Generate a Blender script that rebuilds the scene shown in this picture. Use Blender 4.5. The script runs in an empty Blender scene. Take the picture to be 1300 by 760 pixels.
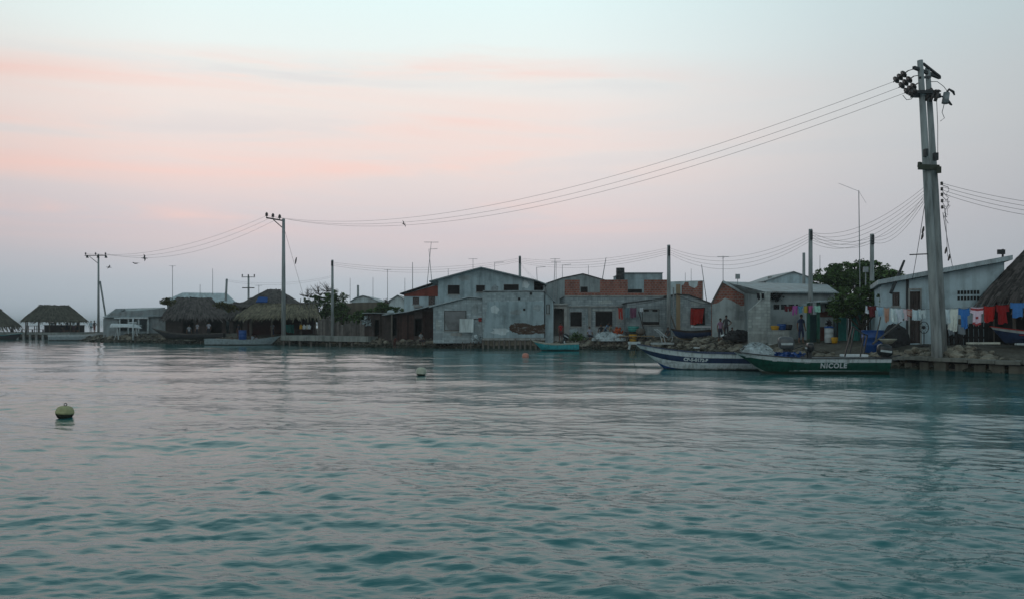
import bpy, bmesh, math, random
import numpy as np
from mathutils import Vector, Matrix, noise
random.seed(7); RNG = np.random.default_rng(11)
SC = bpy.context.scene
COL = SC.collection
F, H, HY, CX = 1011.0, 2.1, 412.0, 650.0      # survey constants: eye 2.1 m over the water, 28 mm lens

def GX(px, Z): return (px - CX) / F * Z
def GZ(py, Z): return H + (HY - py) / F * Z
def W(px, py, Z): return Vector((GX(px, Z), Z, GZ(py, Z)))
def rnd(a, b): return random.uniform(a, b)

# ------------------------------------------------------------------ materials
class NT:
    def __init__(s, name):
        s.m = bpy.data.materials.new(name); s.m.use_nodes = True
        s.t = s.m.node_tree; s.n = s.t.nodes; s.b = s.n['Principled BSDF']
    def add(s, typ, **kw):
        n = s.n.new(typ)
        for k, v in kw.items():
            if k.startswith('i_'):
                key = k[2:]
                key = int(key) if key.isdigit() else key
                n.inputs[key].default_value = v
            else: setattr(n, k, v)
        return n
    def link(s, a, b): s.t.links.new(a, b)
    def coords(s, scale=(1, 1, 1)):
        tc = s.add('ShaderNodeTexCoord'); mp = s.add('ShaderNodeMapping')
        mp.inputs['Scale'].default_value = scale
        s.link(tc.outputs['Object'], mp.inputs['Vector']); return mp.outputs[0]
    def noise(s, vec, scale, detail=5, rough=.6):
        n = s.add('ShaderNodeTexNoise'); n.inputs['Scale'].default_value = scale
        n.inputs['Detail'].default_value = detail; n.inputs['Roughness'].default_value = rough
        s.link(vec, n.inputs['Vector']); return n.outputs['Fac']
    def ramp(s, fac, stops):
        r = s.add('ShaderNodeValToRGB'); e = r.color_ramp.elements
        while len(e) < len(stops): e.new(.5)
        for k, (p, c) in enumerate(stops):
            e[k].position = p; e[k].color = (*c, 1) if len(c) == 3 else c
        s.link(fac, r.inputs[0]); return r.outputs[0]
    def mix(s, fac, a, b, mode='MIX'):
        n = s.add('ShaderNodeMix', data_type='RGBA', blend_type=mode)
        for v, k in ((fac, 0), (a, 6), (b, 7)):
            if hasattr(v, 'is_output'): s.link(v, n.inputs[k])
            elif isinstance(v, (int, float)): n.inputs[k].default_value = v
            else: n.inputs[k].default_value = (*v, 1)
        return n.outputs[2]
    def bump(s, h, strength=.4, dist=.02):
        b = s.add('ShaderNodeBump'); b.inputs['Strength'].default_value = strength
        b.inputs['Distance'].default_value = dist
        s.link(h, b.inputs['Height']); s.link(b.outputs[0], s.b.inputs['Normal'])
    def done(s, col, rough=.8, spec=.3):
        if hasattr(col, 'is_output'): s.link(col, s.b.inputs['Base Color'])
        else: s.b.inputs['Base Color'].default_value = (*col, 1)
        s.b.inputs['Roughness'].default_value = rough
        s.b.inputs['Specular IOR Level'].default_value = spec
        return s.m

def m_hull(name, c, rough=.5):
    """boat paint with scuffs, runs of dirt and a weedy tide line"""
    t = NT(name); sc = t.noise(t.coords((1.2, 1.2, 3)), 2.2, 7, .7); run = t.noise(t.coords((5, 5, .5)), 1.6, 5)
    col = t.ramp(sc, [(.3, tuple(x * .6 for x in c)), (.48, c), (.68, c), (.8, tuple(min(1, x * 1.3 + .02) for x in c))])
    col = t.mix(.5, col, t.ramp(run, [(.36, (.45, .43, .4)), (.52, (1.05,) * 3)]), 'MULTIPLY')
    tc = t.add('ShaderNodeTexCoord'); sp = t.add('ShaderNodeSeparateXYZ'); t.link(tc.outputs['Object'], sp.inputs[0])
    m = t.add('ShaderNodeMath', operation='MULTIPLY_ADD'); t.link(t.noise(t.coords(), 3.5, 4), m.inputs[0]); m.inputs[1].default_value = -.15; t.link(sp.outputs[2], m.inputs[2])
    col = t.mix(t.ramp(m.outputs[0], [(.0, (.85,) * 3), (.05, (0,) * 3)]), col, (.035, .04, .025))
    t.bump(sc, .1, .01)
    return t.done(col, rough, .35)
def mul(c, k): return tuple(min(1, x * k) for x in c)

def m_plain(name, c, rough=.7, var=.35, scale=4., stretch=(1, 1, 1), spec=.3, bump=.15):
    """one paint or cloth colour with wear"""
    t = NT(name); v = t.coords(stretch); n = t.noise(v, scale)
    col = t.ramp(n, [(.25, mul(c, 1 - var)), (.5, c), (.78, mul(c, 1 + var * .7))])
    if bump: t.bump(t.noise(v, scale * 6, 3), bump, .01)
    return t.done(col, rough, spec)

def m_island(name, c, var=.45, rough=.9, scale=2.):
    """every loose piece (straw, leaf, stone, board) with its own shade"""
    t = NT(name); g = t.add('ShaderNodeNewGeometry')
    a = t.ramp(g.outputs['Random Per Island'], [(0, mul(c, 1 - var)), (.5, c), (1, mul(c, 1 + var))])
    n = t.noise(t.coords(), scale)
    col = t.mix(.6, a, t.ramp(n, [(.3, (.35,) * 3), (.7, (1.25,) * 3)]), 'MULTIPLY')
    return t.done(col, rough, .15)

def m_rock(name, c):
    """stones: each its own shade, weedy and wet below the tide mark"""
    t = NT(name); ge = t.add('ShaderNodeNewGeometry')
    a = t.ramp(ge.outputs['Random Per Island'], [(0, mul(c, .4)), (.5, c), (1, mul(c, 1.6))])
    oi = t.add('ShaderNodeObjectInfo'); a = t.mix(.5, a, t.ramp(oi.outputs['Random'], [(0, (.45,) * 3), (1, (1.4,) * 3)]), 'MULTIPLY')
    n = t.noise(t.coords(), 3, 6, .65); col = t.mix(.7, a, t.ramp(n, [(.3, (.35, .34, .3)), (.7, (1.3,) * 3)]), 'MULTIPLY')
    sp = t.add('ShaderNodeSeparateXYZ'); t.link(ge.outputs['Position'], sp.inputs[0])
    tn = t.add('ShaderNodeTexNoise'); tn.inputs['Scale'].default_value = 1.3; t.link(ge.outputs['Position'], tn.inputs['Vector'])
    m = t.add('ShaderNodeMath', operation='MULTIPLY_ADD'); t.link(tn.outputs['Fac'], m.inputs[0]); m.inputs[1].default_value = -.35; t.link(sp.outputs[2], m.inputs[2])
    col = t.mix(t.ramp(m.outputs[0], [(.06, (.9,) * 3), (.16, (0,) * 3)]), col, (.022, .024, .016))
    t.bump(n, .4, .04)
    return t.done(col, .85, .25)

def m_block(name, c, mortar, bw=.4, bh=.2, ms=.018, stain=.45, off=.5):
    """masonry courses; streaks of grime run down it"""
    t = NT(name); tc = t.add('ShaderNodeTexCoord'); sx = t.add('ShaderNodeSeparateXYZ')
    t.link(tc.outputs['Object'], sx.inputs[0])
    ad = t.add('ShaderNodeMath', operation='ADD'); t.link(sx.outputs[0], ad.inputs[0]); t.link(sx.outputs[1], ad.inputs[1])
    cb = t.add('ShaderNodeCombineXYZ'); t.link(ad.outputs[0], cb.inputs[0]); t.link(sx.outputs[2], cb.inputs[1])
    br = t.add('ShaderNodeTexBrick'); br.offset = off
    t.link(cb.outputs[0], br.inputs['Vector'])
    br.inputs['Scale'].default_value = 1; br.inputs['Brick Width'].default_value = bw
    br.inputs['Row Height'].default_value = bh; br.inputs['Mortar Size'].default_value = ms
    br.inputs['Color1'].default_value = (*mul(c, .78), 1); br.inputs['Color2'].default_value = (*mul(c, 1.18), 1)
    br.inputs['Mortar'].default_value = (*mortar, 1)
    big = t.noise(t.coords(), .9, 6, .65); drip = t.noise(t.coords((2.6, 2.6, .28)), 1.2, 5)
    col = t.mix(stain, br.outputs['Color'], t.ramp(big, [(.3, (.4, .42, .42)), (.62, (1.15,) * 3)]), 'MULTIPLY')
    col = t.mix(stain, col, t.ramp(drip, [(.34, (.38, .4, .4)), (.55, (1.1,) * 3)]), 'MULTIPLY')
    t.bump(br.outputs['Fac'], .35, -.012)
    return t.done(col, .9, .15)

def m_plaster(name, c, stain=.5):
    t = NT(name); big = t.noise(t.coords(), .8, 7, .68); drip = t.noise(t.coords((2.2, 2.2, .22)), 1.1, 5)
    col = t.mix(stain, t.ramp(big, [(.28, mul(c, .55)), (.5, c), (.75, mul(c, 1.2))]),
                t.ramp(drip, [(.34, (.4, .41, .4)), (.56, (1.12,) * 3)]), 'MULTIPLY')
    t.bump(t.noise(t.coords(), 14, 3), .2, .015)
    return t.done(col, .88, .2)

def m_sheet(name, c, axis=0, pitch=.15, rust=.35):
    """corrugated sheet with rust and grime"""
    t = NT(name); wv = t.add('ShaderNodeTexWave', bands_direction='XYZ'[axis])
    t.link(t.coords(), wv.inputs['Vector']); wv.inputs['Scale'].default_value = .314 / pitch
    n = t.noise(t.coords(), 1.1, 6, .65); n2 = t.noise(t.coords((3, .5, .5)), 1.0, 4)
    col = t.mix(rust, t.ramp(n2, [(.3, mul(c, .6)), (.7, mul(c, 1.2))]), t.ramp(n, [(.42, c), (.66, (.13, .075, .05))]))
    t.bump(wv.outputs['Fac'], .6, .03)
    return t.done(col, .55, .4)

MAT = dict(
    block=m_block('grey_concrete_block', (.29, .335, .35), (.225, .258, .275), stain=.45),
    block_pale=m_block('pale_concrete_block', (.35, .41, .43), (.295, .345, .365), stain=.36),
    block_white=m_block('whitewashed_block', (.39, .43, .42), (.31, .335, .33), stain=.45),
    brick=m_block('red_hollow_brick', (.30, .105, .075), (.27, .22, .2), .3, .2, .022, .35),
    plaster_blue=m_plaster('weathered_blue_grey_plaster', (.31, .39, .42), .5),
    plaster_grey=m_plaster('weathered_grey_plaster', (.28, .32, .33)),
    plaster_white=m_plaster('weathered_white_plaster', (.52, .59, .61), .35),
    plaster_sky=m_plaster('pale_blue_plaster', (.43, .545, .595), .4),
    plaster_red=m_plaster('dull_red_plaster', (.26, .075, .055), .35),
    concrete=m_plaster('bare_concrete', (.30, .31, .30), .5),
    quay=m_plaster('worn_quay_concrete', (.25, .27, .255), .6), seablock=m_plaster('weedy_sea_block', (.12, .115, .095), .7), sealip=m_plaster('worn_coping_concrete', (.19, .19, .17), .7),
    pole=m_plain('pole_concrete', (.27, .29, .29), .85, .65, 2.5, (2, 2, .25)),
    roof=m_sheet('grey_roof_sheet', (.30, .35, .37), 0), roofy=m_sheet('grey_roof_sheet_side', (.30, .35, .37), 1),
    roof_pale=m_sheet('pale_roof_sheet', (.42, .49, .52), 0, rust=.15),
    wood=m_island('dark_weathered_board', (.062, .05, .047), .5), wood_grey=m_island('grey_weathered_board', (.13, .12, .112), .4),
    wood_tan=m_plain('tan_board', (.27, .205, .13), .8, .3, 3, (6, 6, .4)),
    post=m_plain('weathered_post', (.12, .105, .09), .9, .4, 4, (5, 5, .5)),
    thatch_dark=m_island('olive_dark_thatch', (.112, .104, .082), .5), thatch_grey=m_island('grey_thatch', (.118, .102, .096), .55),
    straw=m_island('dry_straw_thatch', (.205, .178, .125), .5),
    rock=m_rock('shore_stone', (.175, .16, .13)), leaf=m_island('dark_leaf', (.078, .132, .042), .7, .7),
    leaf_dry=m_island('dry_frond', (.09, .085, .03), .5, .8), bark=m_plain('bark', (.09, .075, .06), .95, .4, 6),
    metal_dark=m_plain('dark_iron', (.035, .037, .04), .6, .4, 8), galv=m_plain('galvanised_steel', (.25, .27, .28), .45, .3, 6, spec=.5),
    wire=m_plain('cable', (.10, .10, .11), .6, .2), ceramic=m_plain('brown_ceramic', (.055, .04, .038), .35, .3, spec=.5),
    dark=m_plain('dark_interior_board', (.02, .018, .018), .9, .4), glass=m_plain('dark_window_pane', (.012, .014, .016), .2, .3, spec=.5),
    black=m_plain('black_enamel', (.012, .012, .014), .3, .3, spec=.5), grey_cowl=m_plain('grey_enamel', (.085, .092, .10), .35, .25, spec=.5),
    white=m_plain('white_paint', (.55, .60, .62), .5, .3), hull_white=m_hull('white_hull_paint', (.62, .68, .70)), offwhite=m_plain('grimy_white_paint', (.42, .47, .48), .55, .3),
    navy=m_hull('navy_paint', (.025, .045, .105), .45), blue=m_hull('blue_paint', (.025, .085, .28), .45),
    bluep=m_plain('blue_plastic', (.015, .07, .25), .4, .2), green=m_hull('green_paint', (.012, .085, .06), .45),
    turq=m_hull('turquoise_paint', (.045, .35, .40), .5), teal=m_plain('teal_paint', (.05, .27, .25), .6, .3),
    hull_grey=m_hull('grey_hull_paint', (.34, .41, .44), .55), hull_dark=m_hull('dark_hull_paint', (.045, .045, .05), .6),
    cream=m_plain('cream_paint', (.45, .45, .38), .6, .3), hull_cream=m_hull('cream_hull_paint', (.45, .45, .38), .6), red=m_plain('red_paint', (.28, .025, .02), .5, .3),
    yellow=m_plain('yellow_plastic', (.55, .30, .02), .4, .2), orange=m_plain('orange_plastic', (.50, .11, .03), .5, .25),
    rust=m_plain('brown_wall_stain', (.075, .045, .032), .9, .5, 3), net=m_island('pale_netting', (.42, .48, .50), .45, .9, 6),
    tarp=m_plain('dark_tarpaulin', (.03, .028, .03), .7, .5, 3), buoy=m_plain('weathered_float', (.41, .39, .21), .7, .35, 9),
    buoy_dark=m_plain('algae_coat', (.03, .03, .022), .8, .4), buoy_pink=m_plain('salmon_float', (.52, .22, .17), .6, .25, 8),
    skin=m_plain('brown_skin', (.16, .085, .055), .6, .15, bump=0), hair=m_plain('black_hair', (.012, .01, .01), .8, .2, bump=0),
)
def m_stain():
    t = NT('brown_wall_stain'); n = t.noise(t.coords((1, 1, 2.2)), 2.6, 8, .7); n2 = t.noise(t.coords(), 9, 4)
    col = t.mix(t.ramp(n, [(.54, (0,) * 3), (.64, (1,) * 3)]), t.ramp(n2, [(.3, (.045, .028, .02)), (.7, (.105, .068, .05))]), (.22, .23, .225))
    return t.done(col, .9, .1)
MAT['rust'] = m_stain(); MAT['thatch_shelter'] = m_island('old_grey_thatch', (.085, .074, .07), .6)
CL = {}
def cloth(c):
    k = tuple(round(x, 3) for x in c)
    if k not in CL: CL[k] = m_plain('cotton', c, .9, .22, 5, bump=.1)
    return CL[k]

# ------------------------------------------------------------------ mesh collecting
class MB:
    def __init__(s): s.v, s.f, s.m = [], [], []
    def add(s, vs, fs, mi=0):
        b = len(s.v); s.v.extend(tuple(p) for p in vs)
        for f in fs: s.f.append(tuple(b + i for i in f)); s.m.append(mi)
        return s
    def box(s, x0, x1, y0, y1, z0, z1, mi=0):
        return s.add([(x0, y0, z0), (x1, y0, z0), (x1, y1, z0), (x0, y1, z0), (x0, y0, z1), (x1, y0, z1), (x1, y1, z1), (x0, y1, z1)],
                     [(0, 3, 2, 1), (4, 5, 6, 7), (0, 1, 5, 4), (1, 2, 6, 5), (2, 3, 7, 6), (3, 0, 4, 7)], mi)
    def prism(s, pts, y0, y1, mi=0):
        """polygon (x, z) extruded along y"""
        n = len(pts); vs = [(x, y0, z) for x, z in pts] + [(x, y1, z) for x, z in pts]
        return s.add(vs, [tuple(range(n)), tuple(range(2 * n - 1, n - 1, -1))] + [((i + 1) % n, i, n + i, n + (i + 1) % n) for i in range(n)], mi)
    def tube(s, pts, r, seg=8, mi=0, cap=True):
        pts = [Vector(p) for p in pts]; n = len(pts)
        rs = list(r) if hasattr(r, '__len__') else [r] * n
        b = len(s.v); up = Vector((0, 0, 1))
        for i, p in enumerate(pts):
            d = (pts[min(i + 1, n - 1)] - pts[max(i - 1, 0)]).normalized()
            a = d.cross(up if abs(d.z) < .95 else Vector((1, 0, 0))).normalized(); c = d.cross(a)
            for k in range(seg):
                t = 2 * math.pi * k / seg
                s.v.append(tuple(p + a * (math.cos(t) * rs[i]) + c * (math.sin(t) * rs[i])))
        for i in range(n - 1):
            for k in range(seg):
                k2 = (k + 1) % seg
                s.f.append((b + i * seg + k, b + i * seg + k2, b + (i + 1) * seg + k2, b + (i + 1) * seg + k)); s.m.append(mi)
        if cap:
            s.f.append(tuple(b + k for k in range(seg))[::-1]); s.m.append(mi)
            s.f.append(tuple(b + (n - 1) * seg + k for k in range(seg))); s.m.append(mi)
        return s
    def lathe(s, prof, c=(0, 0, 0), seg=16, mi=0, sx=1, sy=1):
        b = len(s.v); n = len(prof)
        for r, z in prof:
            for k in range(seg):
                t = 2 * math.pi * k / seg
                s.v.append((c[0] + math.cos(t) * r * sx, c[1] + math.sin(t) * r * sy, c[2] + z))
        for i in range(n - 1):
            for k in range(seg):
                k2 = (k + 1) % seg
                s.f.append((b + i * seg + k, b + i * seg + k2, b + (i + 1) * seg + k2, b + (i + 1) * seg + k))
                s.m.append(mi if not hasattr(mi, '__len__') else mi[i])
        s.f.append(tuple(b + k for k in range(seg))[::-1]); s.m.append(mi if not hasattr(mi, '__len__') else mi[0])
        s.f.append(tuple(b + (n - 1) * seg + k for k in range(seg))); s.m.append(mi if not hasattr(mi, '__len__') else mi[-1])
        return s
    def bar(s, a, b, w, h=None, mi=0):
        """square bar between two points"""
        a, b = Vector(a), Vector(b); h = h or w; d = (b - a).normalized()
        u = d.cross(Vector((0, 0, 1)) if abs(d.z) < .95 else Vector((0, 1, 0))).normalized(); v = u.cross(d)
        vs = [p + u * (w / 2 * i) + v * (h / 2 * j) for p in (a, b) for i, j in ((-1, -1), (1, -1), (1, 1), (-1, 1))]
        return s.add(vs, [(0, 1, 2, 3), (7, 6, 5, 4), (0, 4, 5, 1), (1, 5, 6, 2), (2, 6, 7, 3), (3, 7, 4, 0)], mi)
    def merge(s, o, M=None, mi=None):
        b = len(s.v)
        s.v.extend(tuple(M @ Vector(p)) if M else p for p in o.v)
        for f, m in zip(o.f, o.m): s.f.append(tuple(b + i for i in f)); s.m.append(m if mi is None else mi)
        return s
    def mesh(s, name, mats, smooth=False):
        me = bpy.data.meshes.new(name); me.from_pydata(s.v, [], s.f)
        for m in (mats if isinstance(mats, (list, tuple)) else [mats]): me.materials.append(MAT[m] if isinstance(m, str) else m)
        me.polygons.foreach_set('material_index', s.m)
        if smooth: me.polygons.foreach_set('use_smooth', [True] * len(s.f))
        me.update(); return me
    def build(s, name, mats, parent=None, smooth=False, loc=(0, 0, 0), rotz=0):
        o = bpy.data.objects.new(name, s.mesh(name, mats, smooth)); COL.objects.link(o)
        o.parent = parent; o.location = loc; o.rotation_euler = (0, 0, rotz); return o

def tag(o, label, cat, group=None, kind=None):
    if label: o['label'] = label
    if cat: o['category'] = cat
    if group: o['group'] = group
    if kind: o['kind'] = kind
    return o
def thing(name, label, cat, loc=(0, 0, 0), rotz=0, group=None):
    o = bpy.data.objects.new(name, None); COL.objects.link(o); o.empty_display_size = .3
    o.location = loc; o.rotation_euler = (0, 0, rotz); return tag(o, label, cat, group)
def one(name, mb, mats, label, cat, loc=(0, 0, 0), rotz=0, group=None, smooth=False):
    return tag(mb.build(name, mats, None, smooth, loc, rotz), label, cat, group)
def dup(root, label, loc, rotz=0, group=None):
    r = root.copy(); COL.objects.link(r); r.location = loc; r.rotation_euler = (0, 0, rotz); r['label'] = label
    if group: r['group'] = group
    for ch in list(root.children):
        c = ch.copy(); COL.objects.link(c); c.parent = r
        for gch in list(ch.children):
            d = gch.copy(); COL.objects.link(d); d.parent = c
    return r

# ------------------------------------------------------------------ land
SHORE_PX = [(85, 119.5), (92, 108), (125, 98), (210, 94), (270, 89), (357, 86), (400, 81), (470, 75), (540, 73), (606, 71), (612, 71.6), (692, 71.6), (697, 69.5),
            (800, 68), (850, 62), (900, 57), (960, 51), (1040, 45), (1125, 38.6), (1180, 36.6), (1230, 35.2), (1300, 33.8), (1450, 31), (1800, 27)]
SHORE = [(GX(p, z), z) for p, z in SHORE_PX]
SX = np.array([p[0] for p in SHORE]); SY = np.array([p[1] for p in SHORE])
POLY = np.array([(-66.8, 260.)] + SHORE)
def sdist(X, Y):
    """metres inland from the water's edge"""
    X = np.asarray(X, float); Y = np.asarray(Y, float)
    d = np.full(X.shape, 1e9)
    for (ax, ay), (bx, by) in zip(POLY[:-1], POLY[1:]):
        ux, uy = bx - ax, by - ay; L = ux * ux + uy * uy
        t = np.clip(((X - ax) * ux + (Y - ay) * uy) / L, 0, 1)
        d = np.minimum(d, np.hypot(X - ax - t * ux, Y - ay - t * uy))
    inside = (X > SX[0]) & (Y > np.interp(X, SX, SY))
    return np.where(inside, d, -d)
def ground(X, Y):
    d = sdist(X, Y)
    z = np.interp(d, [-6, -1.6, 0, .8, 2.2, 4, 400], [-2.5, -.9, -.12, .45, .86, 1.06, 1.1])
    z = z + np.clip(d / 3, 0, 1) * .38 * np.exp(-((np.asarray(X) - 14.5) / 3.6) ** 2 - ((np.asarray(Y) - 61) / 5.5) ** 2)
    return z
def g(x, y): return float(ground(np.array([x]), np.array([y]))[0])

def build_land():
    xs = np.concatenate([np.arange(-72, -30, .8), np.arange(-30, 36, .5), np.arange(36, 75, 2.)])
    ys = np.concatenate([np.arange(26, 100, .5), np.arange(100, 260, 3.)])
    X, Y = np.meshgrid(xs, ys); Z = ground(X, Y)
    N = np.array([noise.noise(Vector((x * .6, y * .6, 0))) * .5 + noise.noise(Vector((x * 1.9, y * 1.9, 5))) * .3 for x, y in zip(X.ravel(), Y.ravel())]).reshape(X.shape)
    Z = Z + N * .18
    nx, ny = len(xs), len(ys)
    mb = MB(); mb.v = list(zip(X.ravel().tolist(), Y.ravel().tolist(), Z.ravel().tolist()))
    zz = Z
    for j in range(ny - 1):
        for i in range(nx - 1):
            if zz[j:j + 2, i:i + 2].max() < -1.2: continue
            mb.f.append((j * nx + i, j * nx + i + 1, (j + 1) * nx + i + 1, (j + 1) * nx + i)); mb.m.append(0)
    t = NT('shore_soil'); n = t.noise(t.coords(), .7, 8, .7); n2 = t.noise(t.coords(), 6, 5, .7)
    col = t.mix(.7, t.ramp(n, [(.3, (.06, .052, .042)), (.5, (.105, .095, .078)), (.72, (.16, .15, .13))]), t.ramp(n2, [(.3, (.45,) * 3), (.7, (1.3,) * 3)]), 'MULTIPLY')
    t.bump(n2, .6, .08)
    o = mb.build('ground', t.done(col, .95, .1), None, True); tag(o, None, None, None, 'structure')
build_land()

# ------------------------------------------------------------------ water
def band(N, L, lo, hi, wind, seed, spread=2.0):
    """random periodic sea surface holding the wavelengths lo..hi, unit slope"""
    r = np.random.default_rng(seed); k = np.fft.fftfreq(N, L / N) * 2 * math.pi
    KX, KY = np.meshgrid(k, k); K = np.hypot(KX, KY); K[0, 0] = 1e9
    c = np.abs((KX * math.cos(wind) + KY * math.sin(wind)) / K)
    A = np.where((K < 2 * math.pi / lo) & (K > 2 * math.pi / hi), K ** -2.0, 0) * (c ** spread + .06)
    h = np.fft.ifft2(A * (r.normal(size=K.shape) + 1j * r.normal(size=K.shape))).real
    gy, gx = np.gradient(h, L / N); return h / np.sqrt((gx ** 2 + gy ** 2).mean())
def sample(h, L, X, Y):
    N = h.shape[0]; x = (X / L * N) % N; y = (Y / L * N) % N
    i = np.floor(x).astype(int); j = np.floor(y).astype(int); fx = x - i; fy = y - j
    i %= N; j %= N; i2 = (i + 1) % N; j2 = (j + 1) % N
    return (h[j, i] * (1 - fx) + h[j, i2] * fx) * (1 - fy) + (h[j2, i] * (1 - fx) + h[j2, i2] * fx) * fy
def build_water():
    r = .0042; ys = [2.2]
    while ys[-1] < 130: ys.append(ys[-1] * (1 + r))
    while ys[-1] < 3000: ys.append(ys[-1] * 1.06)
    ys = np.array(ys); th = np.linspace(-.86, .86, 400)
    th = np.concatenate([[-3, -1.8, -1.2], th, [1.2, 1.8, 3]])
    Y, T = np.meshgrid(ys, th, indexing='ij'); X = np.clip(Y * T, -3400, 3400)
    fade = lambda a, b: np.clip((b - Y) / (b - a), 0, 1)
    Zh = np.zeros_like(X); a = math.radians(23)
    XR, YR = X * math.cos(a) + Y * math.sin(a), -X * math.sin(a) + Y * math.cos(a)
    patch = .75 + .55 * sample(band(256, 160, 12, 60, 1.3, 4, 0) * .15, 160, X, Y).clip(-.9, .9)
    wind = math.radians(72)
    Zh += .034 * sample(band(512, 90, 2.2, 7., wind, 1), 90, X, Y) * fade(150, 400)
    Zh += .021 * sample(band(1024, 61, .8, 2.2, wind + .1, 2, 3), 61, X, Y) * fade(90, 240) * patch
    Zh += .064 * sample(band(1024, 29, .3, .8, wind - .45, 3, .9), 29, XR, YR) * fade(36, 110) * patch
    Zh += .078 * sample(band(1024, 13, .1, .3, wind, 5, 1), 13, X, Y) * fade(10, 24) * patch
    calm = np.clip((-sdist(X.ravel(), Y.ravel()).reshape(X.shape)) / 12, .6, 1)
    Zh *= np.where(Y < 130, calm, 1)
    ny, nx = X.shape
    co = np.stack([X, Y, Zh], -1).reshape(-1, 3)
    idx = np.arange(ny * nx).reshape(ny, nx)
    q = np.stack([idx[:-1, :-1], idx[:-1, 1:], idx[1:, 1:], idx[1:, :-1]], -1).reshape(-1, 4)
    b = len(co)   # the sea goes on behind the boat the picture is taken from
    ex = np.array([(-3400, 2.2, -.03), (3400, 2.2, -.03), (3400, -3400, -.03), (-3400, -3400, -.03)], float)
    co = np.vstack([co, ex])
    q = np.vstack([q, [[b + 3, b + 2, b + 1, b]]])
    me = bpy.data.meshes.new('sea'); me.vertices.add(len(co)); me.vertices.foreach_set('co', co.astype(np.float32).ravel())
    me.loops.add(q.size); me.loops.foreach_set('vertex_index', q.astype(np.int32).ravel())
    me.polygons.add(len(q)); me.polygons.foreach_set('loop_start', np.arange(0, q.size, 4, dtype=np.int32))
    me.polygons.foreach_set('use_smooth', [True] * len(q)); me.update(calc_edges=True); me.validate()
    off = np.clip(-sdist(co[:, 0], co[:, 1]) / 15, 0, 1); at = me.attributes.new('offshore', 'FLOAT', 'POINT'); at.data.foreach_set('value', off.astype(np.float32))
    t = NT('sea_water'); t.b.inputs['IOR'].default_value = 1.333
    v = t.coords((1, 2.2, 1)); n1 = t.noise(v, 2.2, 4, .55); n2 = t.noise(t.coords((1, 1.7, 1)), .55, 3, .5)
    ad = t.add('ShaderNodeMath', operation='ADD'); t.link(n1, ad.inputs[0])
    m2 = t.add('ShaderNodeMath', operation='MULTIPLY'); t.link(n2, m2.inputs[0]); m2.inputs[1].default_value = 2.0; t.link(m2.outputs[0], ad.inputs[1])
    n3 = t.noise(t.coords((1, 2.6, 1)), 7.5, 3, .55); a2 = t.add('ShaderNodeMath', operation='MULTIPLY_ADD'); t.link(n3, a2.inputs[0]); a2.inputs[1].default_value = .3; t.link(ad.outputs[0], a2.inputs[2]); ad = a2
    t.bump(ad.outputs[0], .35, .035)
    big = t.noise(t.coords(), .05, 4, .6)
    col = t.ramp(big, [(.35, (.024, .150, .157)), (.65, (.038, .185, .186))])
    va = t.add('ShaderNodeAttribute', attribute_name='offshore')      # darker inshore: the bank's dark reflection painted into the water colour
    col = t.mix(t.ramp(va.outputs['Fac'], [(.1, (0,) * 3), (.9, (1,) * 3)]), (.012, .075, .078), col)
    me.materials.append(t.done(col, .06, .37))
    o = bpy.data.objects.new('water', me); COL.objects.link(o); tag(o, None, None, None, 'structure')
build_water()
# ------------------------------------------------------------------ builders
class Face:
    """a facade facing the water at distance Z: photo measurements to metres from its own origin"""
    def __init__(s, Z, x0, yb, yaw=0.): s.Z = Z; s.yaw = yaw; s.o = Vector((GX(x0, Z), Z, GZ(yb, Z)))
    def x(s, px):
        k = (px - CX) / F; c, n = math.cos(s.yaw), math.sin(s.yaw)
        return (k * s.o.y - s.o.x) / (c - k * n)
    def z(s, py, px=None):
        Z = s.Z if px is None else s.o.y + s.x(px) * math.sin(s.yaw)
        return GZ(py, Z) - s.o.z

def front_wall(mb, prof, holes, th=.16, zb=-.5, y=0., mi=0):
    """wall in the x-z plane under a roof profile, with real holes (x0, x1, z0, z1)"""
    xs = sorted({p[0] for p in prof} | {h[i] for h in holes for i in (0, 1)})
    xs = [x for x in xs if prof[0][0] - 1e-6 <= x <= prof[-1][0] + 1e-6]
    top = lambda x: float(np.interp(x, [p[0] for p in prof], [p[1] for p in prof]))
    for a, b in zip(xs[:-1], xs[1:]):
        if b - a < 1e-5: continue
        cuts = sorted((h[2], h[3]) for h in holes if h[0] <= a + 1e-5 and h[1] >= b - 1e-5)
        z = zb
        for c0, c1 in cuts:
            if c0 > z: mb.prism([(a, z), (b, z), (b, c0), (a, c0)], y, y + th, mi)
            z = c1
        ta, tb = top(a), top(b)
        if min(ta, tb) > z: mb.prism([(a, z), (b, z), (b, tb), (a, ta)], y, y + th, mi)

def roof_slabs(mb, prof, y0, y1, t=.07, ov=.25, lift=.012):
    P = [Vector((p[0], p[1] + lift)) for p in prof]
    d = (P[1] - P[0]).normalized(); P[0] = P[0] - d * ov
    d = (P[-1] - P[-2]).normalized(); P[-1] = P[-1] + d * ov
    for a, b in zip(P[:-1], P[1:]):
        mb.prism([(a.x, a.y), (b.x, b.y), (b.x, b.y + t), (a.x, a.y + t)], y0, y1)

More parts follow.
